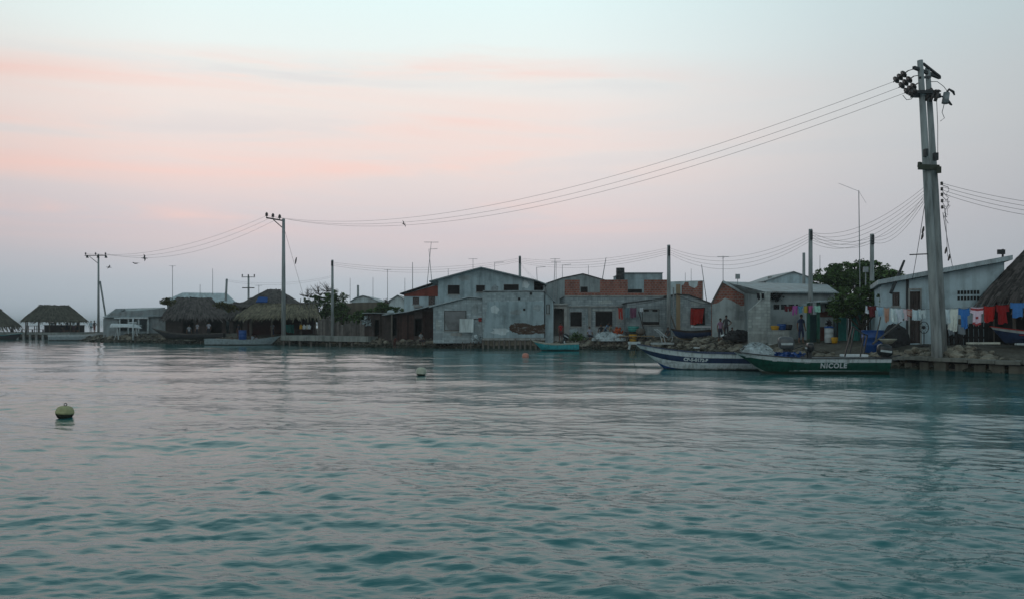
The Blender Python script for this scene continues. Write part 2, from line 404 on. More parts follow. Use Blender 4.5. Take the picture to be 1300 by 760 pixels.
def opening(T, kind, x0, x1, z0, z1, label=None, th=.16):
    """fills a hole in the front wall: frame, pane, sill"""
    fr = MB(); w = .05
    fr.box(x0, x0 + w, -.02, .1, z0, z1); fr.box(x1 - w, x1, -.02, .1, z0, z1)
    fr.box(x0 + w, x1 - w, -.02, .1, z1 - w, z1)
    if kind in ('window', 'louvre', 'shutter'):
        fr.box(x0 + w, x1 - w, -.02, .1, z0, z0 + w)
        o = fr.build('window', 'wood', T)
        p = MB()
        if kind == 'window':
            p.box(x0 + w, x1 - w, .06, .075, z0 + w, z1 - w); xm = (x0 + x1) / 2
            m = MB(); m.box(xm - .025, xm + .025, .02, .058, z0 + w, z1 - w); m.build('mullion', 'wood', o)
            p.build('pane', 'glass', o)
        elif kind == 'louvre':
            z = z0 + w
            while z < z1 - w:
                p.box(x0 + w, x1 - w, .03, .06, z, z + .06); z += .11
            p.box(x0 + w, x1 - w, .09, .1, z0 + w, z1 - w); p.build('pane', 'dark', o)
        else:
            p.box(x0 + w, x1 - w, .02, .05, z0 + w, z1 - w); p.build('shutter', 'plaster_grey', o)
        s = MB(); s.box(x0 - .06, x1 + .06, -.07, -.001, z0 - .08, z0 - .005); s.build('sill', 'concrete', o)
    elif kind == 'door':
        d = MB(); x = x0 + w; n = max(3, int((x1 - x0) / .18)); st = (x1 - x0 - 2 * w) / n
        for k in range(n): d.box(x + k * st, x + (k + 1) * st - .008, .03, .07, z0, z1 - w)
        o = d.build('door', 'wood', T); fr.build('frame', 'wood', o)
        h = MB(); h.bar((x1 - .2, .02, (z0 + z1) / 2), (x1 - .2, .02, (z0 + z1) / 2 + .14), .03); h.build('handle', 'galv', o)
    elif kind == 'open':
        o = fr.build('doorway', 'wood', T)
    if label: o['label'] = label
    return o

def house(name, label, cat, Z, depth, prof, yb, holes=(), wall='block', roof='roof', group=None, rt=.07, extra=None, roof_ov=.25, yaw=0.):
    """prof: roofline of the front in photo measurements; holes: (kind, x0, y0, x1, y1[, label])"""
    f = Face(Z, prof[0][0], yb, yaw)
    T = thing(name, label, cat, f.o, yaw, group)
    P = [(f.x(a), f.z(b, a)) for a, b in prof]
    hs = [(f.x(h[1]), f.x(h[3]), f.z(h[4], h[1]), f.z(h[2], h[1])) for h in holes]
    m = MB(); front_wall(m, P, hs)
    w = P[-1][0]
    front_wall(m, P, [], .15, -.5, depth - .15)
    m.box(P[0][0], .15, .16, depth - .15, -.5, P[0][1] - .003); m.box(w - .15, w, .16, depth - .15, -.5, P[-1][1] - .003)
    m.build('wall', wall, T)
    for h, q in zip(holes, hs): opening(T, h[0], *q, label=h[5] if len(h) > 5 else None)
    if roof:
        r = MB(); roof_slabs(r, P, -roof_ov, depth + .2, rt, .22); r.build('roof', roof, T)
    return T, f

def patches(T, f, spots, mats, y=-.006):
    """old render and repair patches: (px, py, half width, half height) in photo measure"""
    for k, (px, py, rx, ry) in enumerate(spots):
        n = 13; pts = []
        for i in range(n):
            a = -2 * math.pi * i / n; q = rnd(.62, 1.1); pts.append((f.x(px + math.cos(a) * rx * q), f.z(py + math.sin(a) * ry * q)))
        m = MB(); m.prism(pts[::-1], y - .004 * (k % 3), -.001); m.build('render_patch', mats[k % len(mats)], T)

def hip(mb, x0, x1, y0, y1, ze, rx0, rx1, ry, zr, t=.08):
    A = [(x0, y0, ze), (x1, y0, ze), (x1, y1, ze), (x0, y1, ze), (rx0, ry, zr), (rx1, ry, zr)]
    B = [(x, y, z - t) for x, y, z in A]
    fs = [(0, 1, 5, 4), (1, 2, 5), (2, 3, 4, 5), (3, 0, 4)]
    mb.add(A + B, fs + [tuple(6 + i for i in f[::-1]) for f in fs] + [(i, 6 + i, 6 + (i + 1) % 4, (i + 1) % 4) for i in range(4)])

def thatch(mb, x0, x1, y0, y1, ze, rx0, rx1, ry, zr, n=2200, blade=.75, shag=.3, sag=.12):
    """hip of straw: a body plus thousands of overlapping blades with a ragged eave"""
    hip(mb, x0, x1, y0, y1, ze, rx0, rx1, ry, zr, .18)
    faces = [((x0, y0), (x1, y0), (rx0, ry), (rx1, ry)), ((x1, y1), (x0, y1), (rx1, ry), (rx0, ry)),
             ((x0, y1), (x0, y0), (rx0, ry), (rx0, ry)), ((x1, y0), (x1, y1), (rx1, ry), (rx1, ry))]
    ar = []
    for a, b, c, d in faces:
        ar.append((math.dist(a, b) + math.dist(c, d)) * max(.5, math.dist(((a[0] + b[0]) / 2, (a[1] + b[1]) / 2, ze), ((c[0] + d[0]) / 2, (c[1] + d[1]) / 2, zr))))
    tot = sum(ar)
    for (a, b, c, d), A in zip(faces, ar):
        E0, E1 = Vector((*a, ze)), Vector((*b, ze)); R0, R1 = Vector((*c, zr)), Vector((*d, zr))
        nrm = (E1 - E0).cross(R0 - E0).normalized()
        if nrm.z < 0: nrm = -nrm
        for _ in range(int(n * A / tot)):
            u, v = random.random(), random.random() ** .85
            lo, hi = E0.lerp(E1, u), R0.lerp(R1, u)
            p = lo.lerp(hi, v); down = (lo - hi).normalized()
            side = (E1 - E0).normalized(); ln = blade * rnd(.5, 1.2)
            if v < .12: ln += shag * random.random()
            p = p + nrm * rnd(.015, .09); q = p + down * ln + side * rnd(-.12, .12) * ln - nrm * rnd(-.03, .1) * ln
            q.z -= sag * ln * random.random() if v < .15 else 0
            wd = side * rnd(.03, .085)
            mb.add([p - wd, p + wd, q + wd * .5, q - wd * .5], [(0, 1, 2, 3)])
    for _ in range(int(26 * max(1, abs(rx1 - rx0)))):    # tufts along the ridge
        p = Vector((rnd(rx0 - .15, rx1 + .15), ry, zr)); q = p + Vector((rnd(-.3, .3), rnd(-.35, .35), rnd(-.22, .14)))
        wd = Vector((rnd(.03, .07), 0, rnd(.02, .06))); p.z += .05
        mb.add([p - wd, p + wd, q + wd, q - wd], [(0, 1, 2, 3)])

def leaves(mb, c, r, n, size, squash=.8, hollow=.35):
    for _ in range(n):
        d = Vector((random.gauss(0, 1), random.gauss(0, 1), random.gauss(0, 1))).normalized()
        k = hollow + (1 - hollow) * random.random() ** .6
        p = Vector(c) + Vector((d.x * r[0], d.y * r[1], d.z * r[2])) * k
        a = Vector((random.gauss(0, 1), random.gauss(0, 1), random.gauss(0, .6))).normalized(); b = a.cross(Vector((random.gauss(0, 1), random.gauss(0, 1), random.gauss(0, 1)))).normalized()
        s = size * rnd(.6, 1.4)
        mb.add([p - a * s, p + b * s * .45, p + a * s, p - b * s * .45], [(0, 1, 2, 3)])

def tree(name, label, loc, crowns, leaf_n, leaf_s, mat='leaf', trunk_r=.14, fork=None, bare=(), group=None):
    """trunk with limbs to each crown clump; crowns: (x, y, z, rx, ry, rz) local"""
    T = thing(name, label, 'tree', loc, 0, group); tr = MB()
    fz = fork or min(c[2] - c[5] * .5 for c in crowns) * .7
    tr.tube([(0, 0, -.3), (.05, 0, fz * .5), (0, .05, fz)], [trunk_r * 1.3, trunk_r, trunk_r * .8], 7)
    for c in crowns:
        m = Vector((c[0] * .5, c[1] * .5, fz + (c[2] - fz) * .6))
        tr.tube([(0, 0, fz - .1), m, (c[0], c[1], c[2] + c[5] * .3)], [trunk_r * .6, trunk_r * .4, trunk_r * .15], 5)
        for _ in range(4):
            d = Vector((rnd(-1, 1) * c[3], rnd(-1, 1) * c[4], rnd(-.4, 1) * c[5])) * .8
            tr.tube([m, Vector(c[:3]) + d], [trunk_r * .25, trunk_r * .06], 4)
    for b in bare:      # leafless twigs
        a = Vector(b[:3])
        tr.tube([(0, 0, fz), a], [trunk_r * .35, trunk_r * .2], 5)
        for _ in range(b[3]):
            d = Vector((rnd(-1, 1), rnd(-.6, .6), rnd(.15, 1.1))) * b[4]
            e = a + d; tr.tube([a, a + d * .5 + Vector((rnd(-.1, .1), 0, rnd(-.1, .1))), e], [.035, .026, .014], 4)
            for _ in range(4):
                tr.tube([a + d * rnd(.3, .8), e + Vector((rnd(-.5, .5), rnd(-.3, .3), rnd(-.2, .4))) * b[4]], [.018, .01], 3)
    tr.build('trunk', 'bark', T, True)
    cr = MB(); vol = [c[3] * c[4] * c[5] for c in crowns]; s = sum(v ** .7 for v in vol)
    for c, v in zip(crowns, vol):
        k = int(leaf_n * v ** .7 / s)
        for _ in range(max(5, int(k / 45))):   # sprigs
            d = Vector((random.gauss(0, 1), random.gauss(0, 1), random.gauss(0, 1))).normalized() * (.45 + .6 * random.random() ** .7)
            q = (c[0] + d.x * c[3], c[1] + d.y * c[4], c[2] + d.z * c[5])
            rr = rnd(.16, .34) * min(c[3:])
            leaves(cr, q, (rr * 1.2, rr * 1.2, rr * .8), 45, leaf_s, hollow=.1)
    cr.build('crown', mat, T)
    return T

def pole(name, label, px, ytop, Z, ybase=None, r0=.14, r1=.09, mat='pole', lean=0., cat='pole', group=None, base=None):
    x = GX(px, Z); zb = base if base is not None else (g(x, Z) if ybase is None else GZ(ybase, Z))
    h = GZ(ytop, Z) - zb
    T = thing(name, label, cat, (x, Z, zb), 0, group)
    MB().tube([(0, 0, -.4), (lean * .5, 0, h * .5), (lean, 0, h)], [r0, (r0 + r1) / 2, r1], 10).build('post', mat, T, True)
    T['h'] = h
    return T, h

def insulator(mb, p, k=1.):
    mb.lathe([(.02 * k, 0), (.02 * k, .06 * k), (.075 * k, .08 * k), (.055 * k, .13 * k), (.08 * k, .15 * k), (.05 * k, .22 * k), (.03 * k, .25 * k)], p, 8)

def wire(name, label, a, b, sag, r=.013, cat='cable', group=None, n=26):
    a, b = Vector(a), Vector(b); mb = MB()
    pts = [(a.lerp(b, i / n) - Vector((0, 0, sag * 4 * (i / n) * (1 - i / n)))) - a for i in range(n + 1)]
    mb.tube(pts, r, 4, 0, False)
    return one(name, mb, 'wire', label, cat, a, 0, group)

def antenna(label, px, ytop, ybase, Z, style='yagi', r=.028, lean=0., mat='galv', group='aerial masts on the roofs'):
    a = W(px, ybase, Z); h = GZ(ytop, Z) - a.z; a.z -= .3; h += .3
    T = thing('aerial_mast', label, 'antenna', a, 0, group)
    MB().tube([(0, 0, 0), (lean * h, 0, h)], [r, r * .7], 5).build('mast', mat, T)
    m = MB(); t = Vector((lean * h, 0, h - .05))
    if style == 'yagi':
        m.bar(t + Vector((-.7, 0, 0)), t + Vector((.7, .3, .04)), .03)
        for k in range(6):
            c = t + Vector((-.6 + k * .24, k * .05, .01)); l = .42 - k * .04
            m.bar(c + Vector((-.08, -l, 0)), c + Vector((.08, l, 0)), .018)
    elif style == 'tee':
        m.bar(t + Vector((-.45, 0, 0)), t + Vector((.45, 0, 0)), .03); m.bar(t + Vector((0, -.3, -.12)), t + Vector((0, .3, -.12)), .025)
    elif style == 'dish':
        m.box(-.16 + t.x, .16 + t.x, -.08, .08, h - .25, h + .12)
    elif style == 'whip':
        m.tube([t, t + Vector((-1.4, 0, .55))], .012, 4); m.tube([t, t + Vector((.6, .2, -.8))], .01, 4)
    elif style == 'side':
        m.bar(t, t + Vector((.9, .1, .1)), .03)
        for k in range(5): m.bar(t + Vector((.2 + k * .15, -.3, .03)), t + Vector((.2 + k * .15, .3, .03)), .018)
    if m.v: m.build('aerial', mat, T)
    return T

# ------------------------------------------------------------------ boats
class Hull:
    """open boat, bow towards +x, waterline z = 0"""
    def __init__(s, L, B, sheer, keel, rake=.9, fr=(0, .12, .42, .55, .82, 1), full=.62, stern=.85, flare=.8):
        s.L, s.B, s.sheer, s.keel, s.rake, s.fr, s.full, s.stern, s.flare = L, B, sheer, keel, rake, fr, full, stern, flare
        s.N = 26; s.rise = .28
    def half(s, u):      # half breadth at the gunwale, u 0 stern..1 bow
        if u < s.full: return s.B / 2 * (s.stern + (1 - s.stern) * math.sin(u / s.full * math.pi / 2))
        t = (u - s.full) / (1 - s.full); return s.B / 2 * max(0.015, (1 - t ** 2.1))
    def top(s, u): a, b, c = s.sheer; return a + (b - a) * min(1, u / .5) + (c - b) * max(0, (u - .5) / .5) ** 1.7
    def bot(s, u): return s.keel + (max(0, (u - .72) / .28) ** 2.4) * (s.top(1) - s.keel) * s.rise
    def pt(s, u, v, side):
        """v 0 keel..1 gunwale"""
        zt, zb = s.top(u), s.bot(u); z = zb + (zt - zb) * v
        chine = .34
        w = (v / chine) * .72 if v < chine else .72 + .28 * ((v - chine) / (1 - chine)) ** s.flare
        sharp = 1 - .35 * max(0, (u - .6) / .4) * (1 - v)
        x = u * s.L - s.rake * (1 - v) * max(0, (u - .55) / .45) ** 1.6
        return Vector((x - s.L / 2, side * s.half(u) * w * sharp, z))
    def shell(s, mats_by_band):
        mb = MB(); N, fr = s.N, s.fr; n = len(fr)
        us = [1 - (1 - i / (N - 1)) ** 1.25 for i in range(N)]
        for side in (1, -1):
            b = len(mb.v)
            for u in us:
                for v in fr: mb.v.append(tuple(s.pt(u, v, side)))
            for i in range(N - 1):
                for j in range(n - 1):
                    q = [b + i * n + j, b + (i + 1) * n + j, b + (i + 1) * n + j + 1, b + i * n + j + 1]
                    mb.f.append(tuple(q if side < 0 else q[::-1])); mb.m.append(mats_by_band[j])
        # transom
        m = [tuple(s.pt(0, v, 1)) for v in fr]; p = [tuple(s.pt(0, v, -1)) for v in fr]
        for j in range(n - 1): mb.add([m[j], m[j + 1], p[j + 1], p[j]], [(0, 1, 2, 3)], mats_by_band[j])
        return mb
    def inside(s, floor):
        mb = MB(); us = [i / (s.N - 1) * .97 + .004 for i in range(s.N)]; b = 0
        rows = []
        for u in us:
            zf = max(floor, s.bot(u) + .08); zt = s.top(u)
            vf = (zf - s.bot(u)) / (zt - s.bot(u))
            r = []
            for side, v in ((1, .985), (1, vf), (-1, vf), (-1, .985)):
                p = s.pt(u, v, side); p.y -= side * min(.05, abs(p.y) * .8); r.append(tuple(p))
            rows.append(r)
        for r in rows: mb.v.extend(r)
        for i in range(len(rows) - 1):
            for j in range(3): mb.f.append((i * 4 + j, i * 4 + j + 1, (i + 1) * 4 + j + 1, (i + 1) * 4 + j)); mb.m.append(0)
        mb.f.append((0, 1, 2, 3)); mb.m.append(0)
        return mb
    def rail(s, w=.05, h=.045):
        mb = MB(); us = [i / (s.N - 1) for i in range(s.N)]
        for side in (1, -1):
            pts = [s.pt(u, 1, side) + Vector((0, side * .012, .015)) for u in us]
            if side < 0: pts.append(pts[-1] + Vector((.03, 0, 0)))
            for a, b in zip(pts[:-1], pts[1:]): mb.bar(a, b, w, h)
        a, b = s.pt(0, 1, 1), s.pt(0, 1, -1); mb.bar(a, b, w, h)
        return mb
    def side_y(s, x, z, side):
        best = None
        for i in range(200):
            u = i / 199; zt, zb = s.top(u), s.bot(u)
            if zt <= zb: continue
            v = min(1, max(0, (z - zb) / (zt - zb))); p = s.pt(u, v, side); d = abs(p.x - x)
            if best is None or d < best[0]: best = (d, p.y)
        return best[1]

def make_boat(name, label, hull, loc, rotz, bands, mats, rail_mat, inner_mat, thwarts=(.25, .5, .72), floor=.1, group=None, cat='boat', foredeck=0., deck_mat=None):
    T = thing(name, label, cat, loc, rotz, group)
    hull.shell(bands).build('hull', mats, T, True)
    hull.inside(floor).build('lining', inner_mat, T)
    hull.rail().build('gunwale', rail_mat, T)
    for u in thwarts:
        w = hull.half(u) - .06; x = u * hull.L - hull.L / 2; z = hull.top(u) - .16
        MB().box(x - .13, x + .13, -w, w, z - .04, z).build('seat', inner_mat, T)
    if foredeck:
        d = MB(); us = [foredeck + (.99 - foredeck) * i / 8 for i in range(9)]
        for a, b in zip(us[:-1], us[1:]):
            q = [hull.pt(a, .985, 1), hull.pt(a, .985, -1), hull.pt(b, .985, -1), hull.pt(b, .985, 1)]
            d.add([p * 1 for p in q] + [p - Vector((0, 0, .03)) for p in q], [(0, 1, 2, 3), (7, 6, 5, 4), (0, 4, 5, 1)])
        d.build('foredeck', deck_mat or inner_mat, T)
    return T

def lettering(T, hull, text, x, z, size, side, mat, flip, spacing=1.0, slope=0., bold=.012):
    """painted letters that lie on the curved side of the hull"""
    cu = bpy.data.curves.new('letters', 'FONT'); cu.body = text; cu.size = size; cu.space_character = spacing
    cu.offset = bold; cu.align_x = 'CENTER'; cu.align_y = 'CENTER'
    o = bpy.data.objects.new('letters', cu); COL.objects.link(o); bpy.context.view_layer.update()
    me = bpy.data.meshes.new_from_object(o.evaluated_get(bpy.context.evaluated_depsgraph_get()))
    bpy.data.objects.remove(o)
    bm = bmesh.new(); bm.from_mesh(me); bmesh.ops.triangulate(bm, faces=bm.faces)
    for v in bm.verts:
        lx, lz = v.co.x, v.co.y; X = x + (-lx if flip else lx); Z = z + lz + slope * lx
        v.co = Vector((X, hull.side_y(X, Z, side) + side * .012, Z))
    bm.to_mesh(me); bm.free(); me.materials.append(MAT[mat])
    l = bpy.data.objects.new('lettering', me); COL.objects.link(l); l.parent = T; return l

def outboard_parts(T, cowl='black', k=1., at=(0, 0, 0), rz=0., tilt=0.):
    """cowl, leg and propeller, propeller end towards -x"""
    M = Matrix.Translation(at) @ Matrix.Rotation(rz, 4, 'Z') @ Matrix.Rotation(tilt, 4, 'Y') @ Matrix.Scale(k, 4)
    c = MB(); n = 14
    rings = [(.17, .10, .0, 0), (.23, .145, .05, 0), (.255, .155, .16, -.01), (.25, .15, .28, -.02), (.21, .125, .36, -.03), (.12, .08, .40, -.05)]
    for rx, ry, z, ox in rings:
        for i in range(n):
            t = 2 * math.pi * i / n; ct, st = math.cos(t), math.sin(t)
            p = lambda a: math.copysign(abs(a) ** .6, a)
            c.v.append((ox + rx * p(ct), ry * p(st), z))
    for j in range(len(rings) - 1):
        for i in range(n): c.f.append((j * n + i, j * n + (i + 1) % n, (j + 1) * n + (i + 1) % n, (j + 1) * n + i)); c.m.append(0)
    c.f.append(tuple(range(n))[::-1]); c.m.append(0); c.f.append(tuple((len(rings) - 1) * n + i for i in range(n))); c.m.append(0)
    MB().merge(c, M).build('cowl', cowl, T, True)
    st = MB(); st.add([(-.22, -.157, .13), (.16, -.16, .13), (.16, -.16, .2), (-.22, -.157, .2)], [(0, 1, 2, 3)]); MB().merge(st, M).build('stripe', 'offwhite', T); st = MB(); st.add([(-.22, .157, .13), (.16, .16, .13), (.16, .16, .2), (-.22, .157, .2)], [(3, 2, 1, 0)])
    MB().merge(st, M).build('stripe', 'offwhite', T)
    l = MB(); l.box(-.1, .08, -.06, .06, -.5, 0); l.box(-.2, .04, -.025, .025, -.86, -.5); l.box(-.26, .02, -.13, .13, -.53, -.5)
    l.tube([(-.24, 0, -.78), (-.1, 0, -.78), (.1, 0, -.78), (.16, 0, -.78)], [.035, .055, .05, .01], 8)
    MB().merge(l, M).build('leg', 'metal_dark', T)
    p = MB()
    for q in range(3):
        a = q * 2.094
        p.add([(-.27, .03 * math.cos(a), -.78 + .03 * math.sin(a)), (-.22, .12 * math.cos(a - .5), -.78 + .12 * math.sin(a - .5)), (-.24, .14 * math.cos(a), -.78 + .14 * math.sin(a)), (-.29, .11 * math.cos(a + .5), -.78 + .11 * math.sin(a + .5))], [(0, 1, 2, 3), (3, 2, 1, 0)])
    MB().merge(p, M).build('propeller', 'metal_dark', T)
    b = MB(); b.box(.08, .17, -.1, .1, -.3, .0); b.bar((.17, 0, -.02), (.55, .05, .1), .04)
    MB().merge(b, M).build('tiller', 'metal_dark', T)
def outboard(label, loc, rz=0., cowl='black', k=1., tilt=0., group='outboard motors'):
    T = thing('outboard_motor', label, 'outboard motor', loc, 0, group); outboard_parts(T, cowl, k, (0, 0, 0), rz, tilt); return T

# ------------------------------------------------------------------ people
_BODY = {}
def body(pose):
    if pose in _BODY: return _BODY[pose]
    sit = pose.startswith('sit'); bend = pose == 'bend'
    J = {}; dz = -.44 if sit else 0; k = .5 if bend else 0
    def up(z): return (0, -k * (z - .92) * 1.1 + (0.02 if sit else 0), z + dz - (k * .35 * (z - .92)))
    J['pel'] = up(.95); J['wa'] = up(1.1); J['ch'] = up(1.3); J['sh'] = up(1.42); J['ne'] = up(1.5)
    h = up(1.55); J['jaw'] = (0, h[1] - .035, h[2]); J['hd'] = (0, h[1] - .03, h[2] + .075); J['cr'] = (0, h[1] - .02, h[2] + .15)
    E = [('pel', 'wa'), ('wa', 'ch'), ('ch', 'sh'), ('sh', 'ne'), ('ne', 'jaw'), ('jaw', 'hd'), ('hd', 'cr')]
    R = dict(pel=(.15, .11), wa=(.125, .095), ch=(.155, .105), sh=(.12, .085), ne=(.05, .052), jaw=(.058, .07), hd=(.074, .092), cr=(.052, .062))
    for s, q in ((1, 'l'), (-1, 'r')):
        S = Vector(J['sh']) + Vector((s * .175, 0, -.03))
        if pose == 'sit' or bend: el, wr = S + Vector((s * .06, -.08, -.26)), S + Vector((s * .0, -.3, -.36))
        elif pose == 'akimbo' and s > 0: el, wr = S + Vector((.2, .06, -.2)), S + Vector((.02, -.1, -.38))
        else: el, wr = S + Vector((s * .06, .03, -.28)), S + Vector((s * .08, -.06, -.53))
        J['s' + q], J['e' + q], J['w' + q] = S, el, wr
        d = (wr - el).normalized(); J['p' + q] = wr + d * .08
        E += [('sh', 's' + q), ('s' + q, 'e' + q), ('e' + q, 'w' + q), ('w' + q, 'p' + q)]
        R.update({'s' + q: (.062, .062), 'e' + q: (.043, .043), 'w' + q: (.028, .03), 'p' + q: (.038, .02)})
        P = Vector(J['pel']); hp = P + Vector((s * .09, 0, -.05))
        if sit: kn, an, to = P + Vector((s * .13, -.42, -.04)), P + Vector((s * .12, -.40, -.45)), P + Vector((s * .13, -.55, -.485))
        else:
            st = .1 * s if pose == 'walk' else .02 * s
            kn, an, to = Vector((s * .11, -.02 - st, .5)), Vector((s * .115, .03 - st * 1.6, .09)), Vector((s * .13, -.12 - st * 1.6, .035))
        J['h' + q], J['k' + q], J['a' + q], J['t' + q] = hp, kn, an, to
        E += [('pel', 'h' + q), ('h' + q, 'k' + q), ('k' + q, 'a' + q), ('a' + q, 't' + q)]
        R.update({'h' + q: (.095, .095), 'k' + q: (.06, .06), 'a' + q: (.042, .045), 't' + q: (.04, .028)})
    names = list(J); ix = {n: i for i, n in enumerate(names)}
    me = bpy.data.meshes.new('sk'); me.from_pydata([tuple(J[n]) for n in names], [(ix[a], ix[b]) for a, b in E], [])
    o = bpy.data.objects.new('sk', me); COL.objects.link(o)
    md = o.modifiers.new('s', 'SKIN'); ss = o.modifiers.new('d', 'SUBSURF'); ss.levels = 1; ss.render_levels = 1
    for n in names:
        d = me.skin_vertices[0].data[ix[n]]; d.radius = R[n]; d.use_root = n == 'pel'
    bpy.context.view_layer.update()
    m2 = bpy.data.meshes.new_from_object(o.evaluated_get(bpy.context.evaluated_depsgraph_get())); bpy.data.objects.remove(o)
    def near(p):
        best = None
        for a, b in E:
            A, B = Vector(J[a]), Vector(J[b]); ab = B - A; t = max(0, min(1, (p - A).dot(ab) / ab.length_squared))
            d = (A + ab * t - p).length - .5 * (R[a][0] * (1 - t) + R[b][0] * t)
            if best is None or d < best[0]: best = (d, a, b, t)
        return best
    mb = MB(); mb.v = [tuple(v.co) for v in m2.vertices]
    for p in m2.polygons:
        _, a, b, t = near(p.center); mi = 0
        if (a, b) in (('pel', 'wa'), ('wa', 'ch'), ('ch', 'sh')): mi = 1 if not (a == 'pel' and t < .3) else 2
        elif (a, b) == ('sh', 'ne'): mi = 1 if t < .5 else 0
        elif a == 'sh' or (a[0] == 's' and b[0] == 'e' and t < .62): mi = 1
        elif a == 'pel' or (a[0] == 'h' and b[0] == 'k'): mi = 2
        elif a[0] == 'k' and t < .35: mi = 2
        mb.f.append(tuple(p.vertices)); mb.m.append(mi)
    H = Vector(J['hd'])
    mb.add([H + Vector((-.012, -.085, .0)), H + Vector((.012, -.085, .0)), H + Vector((0, -.112, -.03)), H + Vector((0, -.08, .035))], [(0, 1, 3), (0, 2, 1), (0, 3, 2), (1, 2, 3)], 0)
    for s in (1, -1):
        mb.lathe([(.006, -.025), (.016, -.01), (.018, .01), (.006, .028)], H + Vector((s * .078, .0, -.01)), 6, 0)      # ear
        mb.lathe([(.003, -.007), (.011, 0), (.003, .007)], H + Vector((s * .03, -.083, .012)), 6, 3)                # eye
    mb.add([H + Vector((-.028, -.088, -.052)), H + Vector((.028, -.088, -.052)), H + Vector((.02, -.09, -.062)), H + Vector((-.02, -.09, -.062))], [(3, 2, 1, 0)], 4)
    for s, q in ((1, 'l'), (-1, 'r')):
        w, p = Vector(J['w' + q]), Vector(J['p' + q]); d = (p - w).normalized(); a = Vector((0, 1, 0)) - d * d.y; a.normalize(); n = d.cross(a)
        for i, ln in enumerate((.068, .08, .075, .055)):
            b = p - d * .02 + a * (-.03 + i * .02); m = b + d * ln * .55 - n * .008 * s; e = b + d * ln - n * .028 * s
            mb.tube([b, m, e], [.0095, .009, .006], 6)
        b = w + d * .03 - a * .025; mb.tube([b, b + d * .03 - a * .03, b + d * .062 - a * .038], [.011, .01, .007], 6)
    hr = MB(); n = 10
    for j, (r, z) in enumerate([(.088, -.03), (.094, .03), (.088, .075), (.06, .115), (.015, .135)]):
        for i in range(n):
            t = 2 * math.pi * i / n; y = math.sin(t)
            hr.v.append((H.x + math.cos(t) * r * .9, H.y + .012 + y * r * 1.08, H.z + z + (.055 if y < -.4 and j == 0 else 0)))
    for j in range(4):
        for i in range(n): hr.f.append((j * n + i, j * n + (i + 1) % n, (j + 1) * n + (i + 1) % n, (j + 1) * n + i)); hr.m.append(0)
    hr.f.append(tuple(4 * n + i for i in range(n))); hr.m.append(0)
    _BODY[pose] = (mb, hr); return _BODY[pose]
def person(label, px, Z, shirt, trousers, pose='stand', rz=0., k=1., base=None, group=None):
    x = GX(px, Z); z = base if base is not None else g(x, Z) + .03
    mb, hr = body(pose)
    T = one('person', mb, ['skin', cloth(shirt), cloth(trousers), 'black', cloth((.2, .07, .06))], label, 'person', (x, Z, z), rz, group, True)
    T.scale = (k, k, k)
    hr.build('hair', 'hair', T, True); return T

# ------------------------------------------------------------------ cloth on the line
def garment(kind, label, c, top, w, h, c2=None, group='washing on the line', name=None):
    nx, nz = 16, 16; mb = MB(); ph = rnd(0, 6); sk = rnd(-.10, .10); dr = rnd(.02, .07); w *= rnd(.86, 1.12); h *= rnd(.84, 1.14); fo = rnd(.8, 1.7)
    def inside(u, v):       # u -1..1, v 0 top..1 bottom
        if kind == 'towel': return True
        if kind == 'shirt': return abs(u) < .62 or v > .62      # hung by its hem, sleeves below
        if kind == 'tshirt': return abs(u) < .64 or v < .36
        if kind == 'trousers': return abs(u) > .1 + .12 * v or v < .32
        if kind == 'shorts': return abs(u) > .07 + .1 * v or v < .45
        return True
    on = {}
    def vid(i, j, s):
        if (i, j, s) not in on:
            u = i / nx * 2 - 1; v = j / nz
            fl = 1 + (.1 * v if kind != 'towel' else -.04 * v)
            y = fo * (.045 * math.sin(u * 5 + ph) * (.3 + v) + .028 * math.sin(u * 11 + ph * 2) * (.15 + v)) + s * .012
            on[(i, j, s)] = len(mb.v); mb.v.append((u * w / 2 * fl * (1 - .10 * v * abs(math.sin(ph + u))) + sk * v * h, y, -v * h * (1 + .05 * math.sin(u * 3 + ph) + .03 * math.sin(u * 9 + ph)) - dr * (1 - u * u)))
        return on[(i, j, s)]
    cells = {(i, j) for i in range(nx) for j in range(nz) if inside((i + .5) / nx * 2 - 1, (j + .5) / nz)}
    for i, j in cells:
        mi = 0
        if c2:
            u, v = (i + .5) / nx, (j + .5) / nz
            mi = 1 if (.06 < v < .2 or .88 < v or (.5 < v < .6 and abs(u - .5) < .12)) else 0
        for s in (0, 1):
            q = [vid(i, j, s), vid(i + 1, j, s), vid(i + 1, j + 1, s), vid(i, j + 1, s)]
            mb.f.append(tuple(q if s else q[::-1])); mb.m.append(mi)
        for (di, dj, a, b) in ((-1, 0, (0, 0), (0, 1)), (1, 0, (1, 1), (1, 0)), (0, -1, (1, 0), (0, 0)), (0, 1, (0, 1), (1, 1))):
            if (i + di, j + dj) not in cells:
                q = [vid(i + a[0], j + a[1], 0), vid(i + b[0], j + b[1], 0), vid(i + b[0], j + b[1], 1), vid(i + a[0], j + a[1], 1)]
                mb.f.append(tuple(q)); mb.m.append(mi)
    ms = [cloth(c)] + ([cloth(c2)] if c2 else [])
    return one(name or {'towel': 'towel', 'shirt': 'shirt', 'tshirt': 'shirt', 'trousers': 'trousers', 'shorts': 'shorts'}[kind], mb, ms, label, {'towel': 'towel', 'shirt': 'shirt', 'tshirt': 'shirt', 'trousers': 'trousers', 'shorts': 'shorts'}[kind], top, rnd(-.12, .12), group, True)
